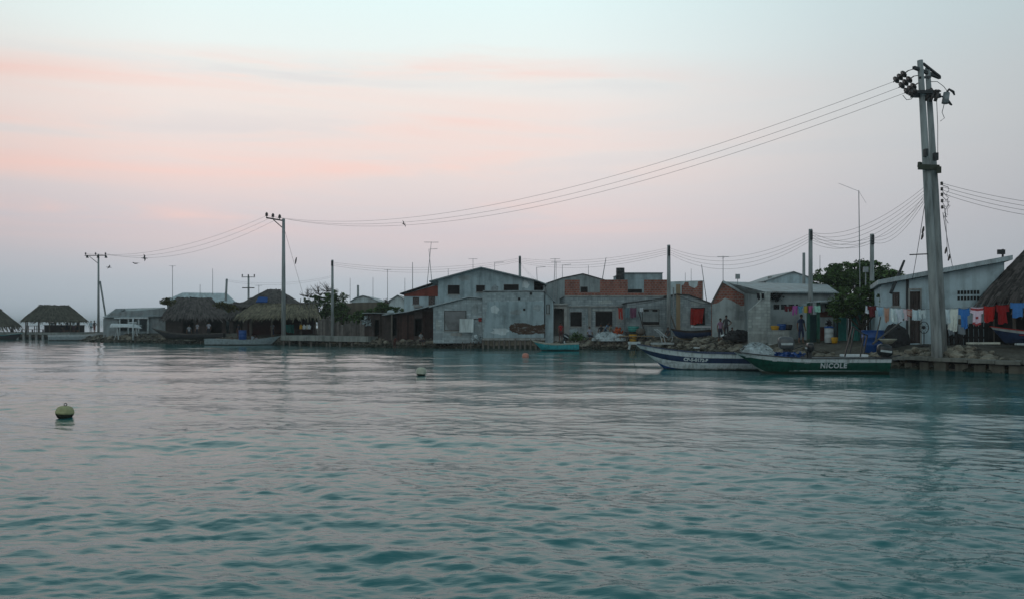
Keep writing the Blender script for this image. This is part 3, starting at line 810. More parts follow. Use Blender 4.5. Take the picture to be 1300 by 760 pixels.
# ================================================================== THE PLACE, from the far end of the shore
# ---- pier and palapas standing over the water
ZP = 119.0
f = Face(ZP, -70, 421)
T = thing('pier', 'long concrete pier on short piles under the thatched palapas', 'pier', (GX(-70, ZP), ZP, 0))
x1 = GX(88, ZP) - GX(-70, ZP); dz = GZ(421.5, ZP)
MB().box(0, x1, 0, 11, dz - .32, dz).build('deck', 'quay', T)
MB().box(.1, x1 - .1, .5, 10.5, -.5, dz - .34).build('core', 'rock', T)
k = 0
while k * .95 < x1:
    m = MB(); m.tube([(k * .95 + .3, .15, -1.2), (k * .95 + .3, .15, dz - .321)], [.2, .17], 7); m.build('pile', 'concrete', T, True); k += 1
PD = dz

def palapa(name, label, xl, xr, rl, rr, ye, yr, Z, dep, base, posts, mat, n, shag=.3, wall=None, sag=.12):
    z0 = base; c0 = (GX(xl, Z) + GX(xr, Z)) / 2; yaw = math.atan2(-c0, Z); kx = math.cos(yaw); cx = 0
    T = thing(name, label, 'palapa', (c0, Z, z0), yaw, None); T['h'] = kx
    LX = lambda px: (GX(px, Z) - c0) * kx
    ze, zr = GZ(ye, Z) - z0, GZ(yr, Z) - z0
    m = MB(); a, b = LX(xl), LX(xr)
    thatch(m, a, b, 0, dep, ze, LX(rl), LX(rr), dep / 2, zr, n, .8, shag, sag); m.build('thatch_roof', mat, T)
    for px in posts:
        for y in (.5, dep - .5):
            q = LX(px); p = MB(); p.tube([(q, y, -.3), (q + rnd(-.05, .05), y, ze + .35)], [.09, .075], 7); p.build('post', 'post', T, True)
    for y in (.5, dep - .5):
        fr = MB(); fr.bar((a + .4, y, ze + .06), (b - .4, y, ze + .06), .1); fr.build('beam', 'post', T)
    return T, ze
palapa('palapa', 'shaggy round thatched palapa at the end of the pier, cut by the picture edge', -62, 28, -24, 0, 413, 391.5, ZP + .8, 8, PD, (-50, -20, 17), 'thatch_dark', 2600, .9, sag=.6)
palapa('palapa', 'broad thatched palapa with people in its shade on the pier', 27, 112, 50, 88, 406.5, 387, ZP + .8, 8, PD, (33, 49, 63, 90, 101), 'thatch_dark', 3600, .35)
for i, (px, sh, tr, po, rz, lab, dy) in enumerate([
        (66, (.03, .07, .07), (.02, .02, .03), 'stand', .6, 'person in dark green shirt standing near the middle post of the broad palapa', 3.5),
        (70, (.09, .03, .04), (.03, .03, .04), 'stand', -.7, 'person in maroon shirt under the broad palapa beside the dark green shirt', 3),
        (78, (.03, .03, .04), (.06, .03, .03), 'sit', 1.4, 'person in black sitting in the middle of the broad palapa', 2.5),
        (85, (.07, .08, .09), (.03, .03, .05), 'stand', .2, 'person in grey shirt standing under the broad palapa next to the pale shirt', 3),
        (93.5, (.36, .42, .46), (.07, .03, .05), 'stand', .1, 'person in pale shirt and dark plum trousers under the broad palapa', 2.2),
        (98.5, (.03, .04, .06), (.03, .03, .04), 'akimbo', -.4, 'person in dark clothes under the outer eave of the broad palapa', 2.8)]):
    person(lab, px, ZP + dy, sh, tr, po, rz, 1.0, PD + (0 if po != 'sit' else .0))
T = thing('table', 'dark board table between the posts of the broad palapa', 'table', (GX(40, ZP + 3), ZP + 3, PD))
MB().box(-.75, .75, -.4, .4, .95, 1.02).build('table_top', 'wood', T)
for sx in (-.65, .65):
    for sy in (-.3, .3): MB().box(sx - .04, sx + .04, sy - .04, sy + .04, 0, .948).build('leg', 'wood', T)
T = thing('bar_counter', 'dark board counter in the shade of the broad palapa', 'counter', (GX(82, ZP + 3.5), ZP + 3.5, PD), .5)
MB().box(-2.7, 2.7, -.3, .3, 0, 1.05).build('front_panel', 'wood', T); MB().box(-2.8, 2.8, -.4, .4, 1.051, 1.12).build('counter_top', 'wood_grey', T)
T = thing('bench', 'low rail bench at the outer edge of the broad palapa', 'bench', (GX(36, ZP + 1), ZP + 1.2, PD))
MB().box(-1.2, 2.2, -.15, .15, .42, .47).build('seat', 'wood_grey', T)
for sx in (-1.1, .5, 2.1): MB().box(sx - .05, sx + .05, -.12, .12, 0, .419).build('leg', 'wood_grey', T)

# islet ground the pole stands on is part of the shore; boat before the pier
hl = Hull(7.8, 1.9, (.75, .78, 1.2), -.35, 1.2)
make_boat('fishing_boat', 'long pale grey open boat lying along the end of the pier', hl, (GX(105, 107), 106.5, 0), .03, [0, 0, 0, 0, 1], ['hull_grey', 'white'], 'white', 'hull_grey')
hl = Hull(5.5, 1.6, (.6, .6, .9), -.3, .8)
make_boat('rowing_boat', 'low dark green boat moored before the thatched palapa at the picture edge', hl, (GX(3, 115), 115, 0), .05, [0] * 5, ['hull_dark'], 'turq', 'hull_dark')

person('person in pale blue shirt standing on the bank near the far power pole', 115.5, 113, (.34, .46, .52), (.10, .16, .19), 'stand', .3)
person('person in dark shirt and red-brown trousers beside the far power pole', 120, 112, (.04, .04, .05), (.16, .05, .04), 'akimbo', -.3)

# ---- far power pole
def crossarm(T, h, w, x0, n=3, k=1., arm='metal_dark', drop=.12):
    MB().box(x0 - w / 2, x0 + w / 2, -.1 - .05, -.1 + .05, h - drop - .1, h - drop).build('crossarm', arm, T)
    for i in range(n):
        x = x0 - w / 2 + .12 + (w - .24) * i / (n - 1)
        m = MB(); insulator(m, (x, -.1, h - drop + .001), 1.5 * k); m.build('insulator', 'ceramic', T, True)
T1, h1 = pole('power_pole', 'far power pole with crossarm and leaning prop between palapa and grey shack', 125, 323, 111, 421, .17, .11, cat='power pole')
crossarm(T1, h1, 3.0, -.35)
for x in (-1.5, .0, 1.1):
    m = MB(); m.tube([(x, -.1, h1 - .5), (x, -.1, h1 - .23)], [.19, .13], 8); m.build('transformer_can', 'metal_dark', T1, True)
m = MB(); m.bar((.0, 0, h1 - 1.3), (-1.2, -.1, h1 - .3), .07); m.build('brace', 'metal_dark', T1)
m = MB(); a = W(127, 357, 111) - Vector(T1.location); b = W(136, 402, 112) - Vector(T1.location); m.tube([a, b + Vector((0, .4, -2.4))], .12, 8); m.build('prop_pole', 'pole', T1, True)
P1 = Vector(T1.location) + Vector((0, 0, h1))

# ---- grey shacks on the point
T, f = house('metal_shack', 'long low shack of grey metal sheet behind the white upturned canoe', 'shack', 99, 6, [(131, 404), (143, 396), (205, 391.5), (213, 391.5)], 423,
             [('open', 150, 405, 186, 420)], 'roof', None, yaw=.42)
r = MB(); x0, x1 = f.x(131), f.x(213); 
r.prism([(0, 0)] * 0 or [(f.x(130), f.z(404)), (f.x(146), f.z(391)), (f.x(158), f.z(391)), (f.x(158), f.z(391) - .12), (f.x(131), f.z(404) - .1)], 1.5, 6.2)
r.add([(f.x(131), -.5, f.z(402)), (f.x(208), -.5, f.z(400.5)), (f.x(210), 4.2, f.z(388.5)), (f.x(146), 4.2, f.z(390.5)),
       (f.x(131), -.5, f.z(402) - .08), (f.x(208), -.5, f.z(400.5) - .08), (f.x(210), 4.2, f.z(388.5) - .08), (f.x(146), 4.2, f.z(390.5) - .08)],
      [(0, 1, 2, 3), (7, 6, 5, 4), (0, 4, 5, 1), (1, 5, 6, 2), (2, 6, 7, 3), (3, 7, 4, 0)])
r.build('roof', 'roof', T)
for px in (152, 163, 176, 188):
    m = MB(); m.box(f.x(px) - .09, f.x(px) + .09, -.35, -.2, -.5, f.z(401.5) - .1); m.build('post', 'offwhite', T)
m = MB(); m.box(f.x(145), f.x(188), -.5, -.36, f.z(403) - .1, f.z(403) + .1); m.build('beam', 'white', T)
m = MB(); m.box(f.x(146), f.x(190), -1.05, -.95, f.z(413.5), f.z(412.3)); 
one('rail', m, 'offwhite', 'pale rail running across the open front of the long grey shack', 'rail', f.o)
hl = Hull(3.9, .8, (.42, .36, .5), -.02, .5)
T = make_boat('canoe', 'white upturned canoe resting on trestles before the grey metal shack', hl, (GX(161, 97.6), 97.6, GZ(413.3, 97.6) + .25), -.05, [0] * 5, ['white'], 'white', 'white')
T.rotation_euler = (math.pi, .02, -.06)
for i, px in enumerate((149, 173)):
    m = MB(); z0 = g(GX(px, 97.6), 97.6); h = GZ(414.8, 97.6) - z0
    for s in (-1, 1): m.bar((s * .3 - .1, -.35 * s, -.1), (0, -.12 * s, h), .1)
    m.bar((0, -.45, h - .05), (0, .45, h - .05), .1); m.bar((-.25, -.3, h * .4), (.25, .3, h * .4), .06)
    one('trestle', m, 'offwhite', ['white trestle under the outer end of the upturned canoe', 'white trestle under the inner end of the upturned canoe'][i], 'trestle', (GX(px, 97.6), 97.6, z0), .3)
T, h = pole('marker_post', 'slim white cross post standing on the rubble before the grey shack', 169, 404, 95, 427, .1, .09, 'white', cat='post')
MB().box(-.45, .45, -.08, .0, h - .55, h - .4).build('arm', 'white', T)

T, f = house('metal_roof_house', 'wide house under a pale hipped metal roof behind the dark thatched hut', 'house', 101, 9, [(212, 384), (300, 384)], 423, [('window', 220, 395, 232, 408)], 'plaster_grey', None, yaw=.37)
r = MB(); hip(r, f.x(203), f.x(301), -.6, 9.4, f.z(384), f.x(231), f.x(289), 4.2, f.z(369.5)); r.build('roof', 'roof_pale', T)
def hut(name, label, Z, xl, xr, rl, rr, ye, yr, yb, dep, mat, n, wall='wood', holes=(), over=6, cat='hut'):
    T, f = house(name, label, cat, Z, dep, [(xl + over, ye - 1), (xr - over, ye - 1)], yb, holes, wall, None, yaw=math.atan2(CX - (xl + xr) / 2, F))
    m = MB(); thatch(m, f.x(xl), f.x(xr), -.7, dep + .7, f.z(ye), f.x(rl), f.x(rr), dep / 2, f.z(yr), n, .9, .35)
    m.build('thatch_roof', mat, T); return T, f
hut('thatched_hut', 'low wide hut under drooping grey thatch, palm fronds tied at its corners', 94, 205, 292, 224, 268, 402, 377, 424, 6, 'thatch_grey', 4200, 'wood', [('open', 232, 404, 246, 422), ('open', 262, 404, 282, 422)], 5)
for i, (px, py) in enumerate(((213, 383), (281, 387), (293, 391))):
    m = MB(); leaves(m, (0, 0, 0), (1.0, .5, .5), 260, .16, hollow=.1)
    one('palm_frond', m, 'leaf_dry', ['dry palm frond bundle on the outer corner of the grey thatched hut', 'greenish frond bundle on the ridge end of the grey thatched hut', 'frond bundle drooping where the grey hut meets the tall thatched roof'][i], 'frond', W(px, py, 93), 0)
hut('thatched_house', 'tall steep dark thatched house rising behind the straw shelter', 97, 300, 388, 340, 354, 388, 365.5, 423, 9, 'thatch_grey', 3600, 'wood', (), 8, 'house')
hut('thatched_lean_to', 'low dark thatched lean-to between the grey hut and the straw shelter', 95.5, 287, 330, 296, 322, 402, 383.5, 424, 5, 'thatch_grey', 1500, 'wood', [('open', 296, 404, 308, 422)], 4)
m = MB(); m.add([(-.7, 0, -.3), (.7, 0, -.3), (.6, .45, .3), (-.5, .45, .35), (-.7, .05, -.36), (.7, .05, -.36), (.6, .5, .24), (-.5, .5, .29)], [(0, 1, 2, 3), (7, 6, 5, 4), (0, 4, 5, 1), (1, 5, 6, 2), (2, 6, 7, 3), (3, 7, 4, 0)])
one('tarpaulin', m, 'bluep', 'small blue tarpaulin patch on the steep dark thatch', 'tarpaulin', W(332, 380, 96.5))

# ---- straw shelter by the quay
ZS = 86
zb = g(GX(350, ZS), ZS)
T, ze = palapa('straw_shelter', 'open shelter under pale straw thatch behind the near power pole', 300, 407, 322, 402, 401, 385, ZS, 6, zb, (318, 345, 383, 401), 'straw', 4600, .45, None, .18)
T['category'] = 'shelter'
cx = 0; GS = lambda px: (GX(px, ZS) - T.location.x) * T['h']
m = MB(); m.box(GS(312), GS(404), 5.6, 5.75, -.4, ze + .3); m.build('back_wall', m_plain('dark_red_board', (.06, .022, .02), .9, .4, 3), T)
fr = MB(); 
for px in (381, 387, 393, 399, 405): fr.bar((GS(px), 1.5, ze + .9), (GS(px + 2.2), 3.2, ze + 2.0), .07)
fr.bar((GS(379), 2.9, ze + 1.5), (GS(408), 2.9, ze + 1.55), .1); fr.build('pole_frame', 'wood_grey', T)
PPL = [(291, (.10, .025, .04), (.03, .03, .04), 'sit', .5, 'person in dark red sitting on the quay beside the white shirt', 82.5),
       (294.5, (.45, .54, .60), (.30, .36, .40), 'stand', .2, 'person in white shirt and pale trousers standing behind the blue drum', 86),
       (303, (.04, .04, .05), (.10, .035, .03), 'stand', -.4, 'person in black behind the white shirt and the blue drum', 89),
       (320, (.45, .50, .56), (.06, .05, .06), 'stand', .7, 'person in white top at the open end of the straw shelter', 86),
       (325.5, (.35, .36, .42), (.10, .03, .03), 'sit', -.8, 'person in grey top sitting just inside the straw shelter', 86.5),
       (337.5, (.50, .57, .66), (.04, .04, .06), 'sit', 1.0, 'person in white shirt sitting in the white plastic chair', 84.6),
       (346, (.24, .26, .30), (.03, .04, .09), 'stand', -.2, 'person in grey shirt and navy trousers under the straw shelter behind the white chair', 88),
       (265, (.40, .40, .46), (.05, .05, .06), 'stand', .1, 'person in white standing before the grey thatched hut', 92),
       (240, (.30, .32, .35), (.05, .05, .06), 'stand', .5, 'person in grey shirt in the doorway shade of the grey thatched hut', 92.5),
       (250.5, (.30, .30, .34), (.04, .04, .05), 'stand', -.5, 'person in light top by the post of the grey thatched hut', 92.8)]
for px, sh, tr, po, rz, lab, Z in PPL: person(lab, px, Z, sh, tr, po, rz)
T = thing('plastic_chair', 'white plastic armchair on the quay under a sitting person', 'chair', (GX(338, 84.6), 84.6, g(GX(338, 84.6), 84.6)), -.6)
MB().box(-.24, .24, -.24, .24, .38, .42).build('seat', 'white', T)
m = MB()
for k in range(5): m.box(-.22 + k * .095, -.16 + k * .095, .22, .25, .42, .82)
m.box(-.24, .24, .22, .25, .82, .88); m.build('backrest', 'white', T)
for sx in (-.22, .22):
    for sy in (-.21, .22): MB().bar((sx, sy, .38), (sx * 1.15, sy * 1.15, 0), .05).build('leg', 'white', T)
    MB().box(sx - .025, sx + .025, -.24, .22, .6, .64).build('armrest', 'white', T)
def drum(label, px, Z, mat, r, h, lid=None, base=None, cat='drum', name='drum', taper=1.0, group=None):
    x = GX(px, Z); zb = base if base is not None else g(x, Z)
    T = thing(name, label, cat, (x, Z, zb), 0, group)
    m = MB(); m.lathe([(r * .94 * taper, 0), (r * taper, .03), (r * (taper + (1 - taper) * .33), h * .33), (r * 1.04 * (taper + (1 - taper) * .34), h * .35), (r * (taper + (1 - taper) * .37), h * .37), (r * .985, h * .66), (r * 1.04, h * .68), (r, h * .7), (r, h * .97), (r * 1.03, h), (r * .9, h), (r * .88, h * .93)], (0, 0, 0), 20)
    m.build('shell', mat, T, True)
    if lid: m = MB(); m.lathe([(r * 1.06, h - .04), (r * 1.07, h + .02), (r * .8, h + .07), (.03, h + .085)], (0, 0, 0), 20); m.build('lid', lid, T, True)
    return T
drum('blue plastic drum standing at the water edge behind the pale moored boat', 308, 84.2, 'bluep', .4, 1.0, None, .55)
for i, (px, w, c) in enumerate(((365.5, .5, (.04, .22, .20)), (371, .45, (.03, .16, .15)))):
    garment('towel', ['teal cloth hanging beside the near power pole inside the straw shelter', 'dark teal cloth hanging next to the teal one in the straw shelter'][i], c, W(px, 411, 88.5), w, .95, None, 'cloths in the straw shelter')
T = thing('table', 'table with yellow and white jugs at the inner end of the straw shelter', 'table', (GX(388, 87), 87, g(GX(388, 87), 87)))
MB().box(-1.2, 1.2, -.35, .35, .7, .75).build('table_top', 'wood', T)
for sx in (-1.1, 1.1):
    for sy in (-.3, .3): MB().box(sx - .04, sx + .04, sy - .04, sy + .04, 0, .699).build('leg', 'wood', T)
for i, (px, mt, lab) in enumerate(((382, 'yellow', 'yellow jug on the table in the straw shelter'), (386, 'white', 'white jug beside the yellow jug'), (390, 'cream', 'cream jug between two white jugs on the shelter table'), (392.5, 'white', 'white jug at the far end of the shelter table'))):
    m = MB(); m.lathe([(.14, 0), (.17, .05), (.17, .36), (.06, .46), (.06, .52)], (0, 0, 0), 12); m.bar((.16, 0, .14), (.2, 0, .38), .04)
    one('jug', m, mt, lab, 'jug', (GX(px, 87), 87, g(GX(388, 87), 87) + .751), 0, 'jugs on the shelter table', True)

# ---- beached canoe, moored pale boat, quay
hl = Hull(8.3, 1.1, (.62, .5, 1.15), -.1, 1.3, (0, .12, .42, .55, .9, 1))
make_boat('dugout_canoe', 'long dark wooden dugout canoe beached on the rubble before the grey hut', hl, (GX(239, 90.6), 90.6, .55), math.pi - .02, [0, 0, 0, 0, 1], ['hull_dark', 'wood_grey'], 'wood_grey', 'wood', (.2, .4, .6, .78), .15)
hl = Hull(7.6, 1.7, (.64, .52, .90), -.35, 1.0)
make_boat('fishing_boat', 'pale grey open boat moored before the straw shelter and the blue drum', hl, (GX(312, 84), 83.2, 0), .02, [1, 0, 0, 0, 0], ['hull_grey', 'hull_dark'], 'hull_grey', 'hull_grey')
ZQ = 80.5
T = thing('quay', 'low whitewashed concrete quay with rubble at its foot beside the plank fence', 'quay', (0, 0, 0))
a, b, c = (GX(357, 84.6), 84.4), (GX(415, 79.4), 79.2), (GX(468, 76.2), 75.9)
m = MB()
for (p, q) in ((a, b), (b, c)):
    d = Vector((q[0] - p[0], q[1] - p[1], 0)).normalized(); n = Vector((-d.y, d.x, 0)); P, Q = Vector((*p, 0)), Vector((*q, 0))
    z0, z1 = .48, 1.0
    m.add([P + Vector((0, 0, z0)), Q + Vector((0, 0, z0)), Q + n * 2.2 + Vector((0, 0, z0)), P + n * 2.2 + Vector((0, 0, z0)), P + Vector((0, 0, z1)), Q + Vector((0, 0, z1)), Q + n * 2.2 + Vector((0, 0, z1)), P + n * 2.2 + Vector((0, 0, z1))],
          [(0, 3, 2, 1), (4, 5, 6, 7), (0, 1, 5, 4), (1, 2, 6, 5), (2, 3, 7, 6), (3, 0, 4, 7)])
m.build('coping', 'quay', T)
for i in range(9):
    u = (i + rnd(-.3, .3)) / 8.5; p = Vector((*a, 0)).lerp(Vector((*b, 0)), u * 2) if u < .5 else Vector((*b, 0)).lerp(Vector((*c, 0)), u * 2 - 1)
    m = MB(); m.tube([(p.x, p.y - .1, -1), (p.x + rnd(-.1, .1), p.y - .05, rnd(.25, .46))], [.13, .1], 7); m.build('stake', 'post', T, True)

# ---- near power pole with one-sided crossarm
T2, h2 = pole('power_pole', 'tall concrete power pole rising through the straw shelter, one-sided crossarm on top', 360, 278, 84.5, 426, .24, .15, cat='power pole')
L = lambda px, py, dy=0: W(px, py, 84.5 + dy) - Vector(T2.location)
m = MB(); m.bar(L(361, 280.5), L(338, 276.5), .14); m.build('crossarm', 'metal_dark', T2)
m = MB(); m.bar(L(359.5, 290), L(347, 279), .09); m.build('brace', 'metal_dark', T2)
for px, py in ((338.5, 276.3), (346.5, 277.6), (355, 279)):
    m = MB(); insulator(m, L(px, py), 2.2); m.build('insulator', 'ceramic', T2, True)
P2 = [W(338.5, 274, 84.5), W(346.5, 275.2, 84.5), W(355, 276.5, 84.5)]
wire('guy_wire', 'thin guy wire slanting down from the pole in the straw shelter', W(361, 291, 84.5), W(388, 385, 86), .0, .014)
m = MB(); m.tube([(0, 0, -.35), (.05, 0, 0), (.12, 0, .35)], [.05, .09, .05], 6)
one('guy_insulator', m, 'ceramic', 'dark egg insulator halfway down the thin guy wire', 'insulator', W(375, 331, 85.2), 0)

# ---- plank fence, sheds, trees behind
def planks(mb, p, q, h, w=.2, jag=.18, th=.03):
    P, Q = Vector(p), Vector(q); n = max(2, int((Q - P).length / w)); d = (Q - P) / n; s = Vector((-d.y, d.x, 0)).normalized() * th
    for i in range(n):
        a = P + d * i; b = a + d * .9; hh = h * 1 + rnd(-jag, jag); o = s * rnd(-.6, .6)
        mb.add([a + o, b + o, b + o + s, a + o + s] + [v + Vector((0, 0, hh + rnd(-.03, .03))) for v in (a + o, b + o, b + o + s, a + o + s)],
               [(0, 3, 2, 1), (4, 5, 6, 7), (0, 1, 5, 4), (1, 2, 6, 5), (2, 3, 7, 6), (3, 0, 4, 7)])
def fence(label, a, b, h, mat, w=.2, jag=.18):
    A = Vector((GX(a[0], a[1]), a[1], 0)); B = Vector((GX(b[0], b[1]), b[1], 0)); z = g((A.x + B.x) / 2, (A.y + B.y) / 2)
    T = thing('plank_fence', label, 'fence', (A.x, A.y, z)); m = MB(); planks(m, (0, 0, -.2), (B - A), h, w, jag); m.build('board_panel', mat, T)
    L = (B - A)
    for i in range(4):
        p = L * (i / 3); MB().bar((p.x, p.y + .1, -.3), (p.x, p.y + .1, h + .1), .1).build('post', 'post', T)
    m = MB()
    for zz in (.4, h - .35): m.bar((0, .07, zz), (L.x, L.y + .07, zz), .06, .1)
    m.build('rail', 'wood', T); return T
fence('grey upright plank wall closing the inner end of the straw shelter', (404, 84), (424, 81.5), 2.15, 'wood_grey')
fence('ragged fence of dark upright planks on the quay beside the thin pole', (424, 81), (466, 78), 1.75, 'wood_grey', .2, .3)
T, f = house('plank_shed', 'small dark plank shed with tin roof at the end of the ragged fence', 'shed', 77, 3.5, [(463, 397.5), (490, 398)], 427, [('open', 475, 405, 482, 426)], 'wood', None)
m = MB(); planks(m, (0, -.05, -.3), (f.x(474.5), -.05, -.3), f.z(397.7) + .3, .18, .0); planks(m, (f.x(482.5), -.05, -.3), (f.x(490), -.05, -.3), f.z(398) + .3, .18, 0.); m.build('boarding', 'wood', T)
r = MB(); roof_slabs(r, [(f.x(462), f.z(397.5)), (f.x(491), f.z(397.7))], -.5, 3.7, .06, .1); r.build('roof', 'roof', T)
T, f = house('plank_shed', 'long dark plank shed with sloping tin roof against the block house', 'shed', 75, 5, [(488, 400), (518, 396), (552, 389)], 427, [('open', 497, 402, 504, 426), ('open', 526, 403, 536, 426)], 'wood', None)
m = MB(); planks(m, (f.x(504.5), -.05, -.3), (f.x(525.5), -.05, -.3), f.z(399) + .3, .2, 0); planks(m, (f.x(536.5), -.05, -.3), (f.x(551), -.05, -.3), f.z(395) + .3, .2, 0); m.build('boarding', m_island('reddish_dark_board', (.055, .032, .028), .5), T)
r = MB(); roof_slabs(r, [(f.x(488), f.z(400)), (f.x(518), f.z(396)), (f.x(552), f.z(388))], -.9, 5.2, .08, .1); r.build('roof', 'roof_pale', T)
m = MB(); m.bar((f.x(499), -.8, -.3), (f.x(499), -.8, f.z(399)), .14); m.build('post', 'post', T)
m = MB(); m.lathe([(.02, -.2), (.17, -.16), (.24, -.03), (.22, .11), (.12, .2), (.02, .22)], (0, 0, 0), 12, 0, 1.5, 1)
one('sack', m, 'net', 'pale sack lying on the tin roof edge of the dark plank shed', 'sack', W(496, 397.5, 74.2) + Vector((0, 0, .1)), 0, None, True)
m = MB(); leaves(m, (0, 0, 0), (.5, .2, .5), 60, .2, hollow=0)
one('rag', m, 'net', 'torn white plastic rag caught on the ragged plank fence', 'rag', W(465.5, 407, 76.5), 0)
person('person in grey top sitting before the dark plank shed near the block house', 534.5, 73.6, (.30, .31, .32), (.05, .04, .05), 'sit', .8)
person('person in dark red top crouching at the shed post by the pale sack', 501, 74, (.12, .035, .03), (.08, .03, .03), 'bend', .5, .7)

T3, h3 = pole('utility_pole', 'thin concrete utility pole at the outer end of the ragged plank fence', 422, 330, 80.6, 425, .16, .11)
m = MB(); m.box(-.1, .1, -.16, -.1, h3 - .6, h3 - .1); m.build('bracket', 'metal_dark', T3)
T4, h4 = pole('utility_pole', 'dark utility pole rising behind the two-storey house', 660, 325, 84, 420, .17, .13)
m = MB(); m.box(-.08, .08, -.2, -.12, h4 - .8, h4 - .1); m.build('bracket', 'metal_dark', T4)
T5, h5 = pole('utility_pole', 'grey utility pole with tan board before the brick parapet house', 849, 311, 66, 426, .19, .13)
m = MB(); m.box(-.08, .08, -.2, -.12, h5 - .9, h5 - .1); m.build('bracket', 'metal_dark', T5)
m = MB(); m.bar((.12, .1, 1.9), (.75, -.2, 0), .1); m.build('stay', 'post', T5)
T6, h6 = pole('utility_pole', 'grey utility pole rising through the roof of the brick gable house', 1029, 291, 52, 428, .15, .12)
m = MB(); m.box(-.07, .07, -.2, -.1, h6 - .7, h6 - .1); m.build('bracket', 'metal_dark', T6)
T7, h7 = pole('utility_pole', 'grey utility pole standing in front of the big green tree', 1107, 297, 52, 420, .15, .12)
m = MB(); m.box(-.09, .07, -.2, -.1, h7 - .7, h7 - .1); m.build('bracket', 'metal_dark', T7)
pole('utility_pole', 'short utility pole behind the little gable house roof', 1020.5, 321, 66, 400, .14, .11)
pole('utility_pole', 'leaning stub pole above the pale hipped roof', 285.5, 354, 104, 400, .16, .13, lean=.25)
T8, h8 = pole('power_pole', 'small double-crossarm power pole beyond the tall thatched house', 315.5, 350.5, 130, 420, .2, .14, cat='power pole')
crossarm(T8, h8, 2.2, 0, 3, 1.1); MB().box(-1.0, 1.0, -.15, -.05, h8 - 2.0, h8 - 1.85).build('crossarm', 'metal_dark', T8)
pole('utility_pole', 'distant stub pole above the green dome roof', 454.5, 362, 100, 400, .16, .13)

# far roofs behind the fence
def far_house(name, label, Z, dep, prof, yb, wall, roof, holes=()): return house(name, label, 'house', Z, dep, prof, yb, holes, wall, roof)
far_house('far_house', 'low house with rounded pale green roof behind the ragged fence', 98, 8, [(446, 382), (452, 378), (461, 375.5), (469, 377.5), (479, 382)], 424, 'plaster_white', 'roof_pale')
T, f = house('brown_wall', 'brown earth-coloured yard wall below the rounded green roof', 'wall', 92, .4, [(424, 388), (447, 384), (492, 383)], 424, (), m_plaster('brown_plaster', (.13, .115, .09)), None)
far_house('far_house', 'small grey gable house beside the red banded house', 94, 7, [(489, 385), (505, 375), (517, 383)], 424, 'plaster_white', 'roof')
T, f = house('red_banded_house', 'house with red upper band and white lower wall behind the tin shed', 'house', 82, 8, [(513, 373), (556, 360)], 424, [('window', 524, 377, 532, 386), ('window', 544, 376, 552, 387)], 'plaster_sky', None)
r = MB(); roof_slabs(r, [(f.x(511), f.z(373)), (f.x(556), f.z(358.5))], -.7, 8, .1, .2); r.build('roof', 'metal_dark', T)
m = MB(); m.prism([(0, f.z(376)), (f.x(556), f.z(376)), (f.x(556), f.z(361) - .05), (0, f.z(373) - .03)], -.06, -.003); m.build('upper_band', 'plaster_red', T)
m = MB(); m.box(f.x(526), f.x(536), -.5, -.003, f.z(390), f.z(388)); m.build('ledge', 'concrete', T)

tree('small_tree', 'half bare small tree between straw shelter and thin pole', (GX(408, 92), 92, 1), [(-.6, 0, 2.7, 1.5, 1.2, 1.2), (1.5, .2, 3.5, 1.6, 1.4, 1.5), (2.3, 0, 2.2, 1.2, 1.2, 1.4), (.5, .3, 1.8, 1.6, 1, 1), (-.7, 0, 3.9, 1.5, 1.1, .6), (.6, .1, 4.3, 1.0, .9, .5)], 13000, .12, 'leaf', .14, 1.3, [(-1.6, 0, 4.3, 12, .95), (-.3, .1, 4.6, 12, 1.0), (.7, 0, 4.9, 12, .9)])
tree('shrub_tree', 'low green bush behind the ragged fence beside the small grey gable', (GX(484, 88), 88, 1), [(-1.5, 0, 2.2, 1.1, 1, .7), (.3, 0, 2.6, 1.1, 1, .9), (1.6, 0, 2.3, 1.0, 1, .8)], 6000, .13, 'leaf', .1, 1.0, [(.8, 0, 3.4, 7, .5)])
tree('shrub_tree', 'tiny dark bush behind the plank fence near the thin pole', (GX(453, 87), 87, 1), [(0, 0, 1.9, .9, .8, .8)], 2200, .13, 'leaf', .09, .9)

# ---- two-storey house and the block annex before it
T, f = house('two_storey_house', 'blue-grey two-storey house with shallow gable behind the block annex', 'house', 74.5, 11, [(556, 355), (611, 340.5), (678, 356)], 427,
             [('louvre', 568.5, 362, 583.5, 373.5), ('louvre', 604.5, 362, 615.5, 370.5), ('louvre', 639.5, 361, 658.5, 369.5)], 'plaster_blue', None)
r = MB(); roof_slabs(r, [(f.x(546), f.z(358)), (f.x(611), f.z(340.5)), (f.x(679), f.z(356.5)), (f.x(694), f.z(362))], -.55, 11.2, .09, .05); r.build('roof', 'roof', T)
m = MB(); m.box(f.x(678) + .003, f.x(692), .3, 9, -.5, f.z(371)); m.box(f.x(690), f.x(692), .3, 9, f.z(371), f.z(362)); m.build('side_porch', 'plaster_grey', T)
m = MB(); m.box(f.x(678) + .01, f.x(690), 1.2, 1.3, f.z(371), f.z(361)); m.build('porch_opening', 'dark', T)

patches(T, f, [(590, 353, 9, 4), (628, 366, 6, 5), (667, 361, 5, 6), (577, 377, 8, 3)], ['plaster_grey', 'block', 'plaster_white'])
ZA = 71.8
T, f = house('block_annex', 'low grey block house at the water edge before the two-storey house', 'house', ZA, 7, [(550, 389), (596, 377.5), (614.5, 379)], 428,
             [('shutter', 564, 394, 592, 419)], 'block_pale', None)
r = MB(); roof_slabs(r, [(f.x(546), f.z(390)), (f.x(595), f.z(377.5)), (f.x(616), f.z(379.2))], -.3, 2.6, .08, .05); r.build('roof', 'roof_pale', T)
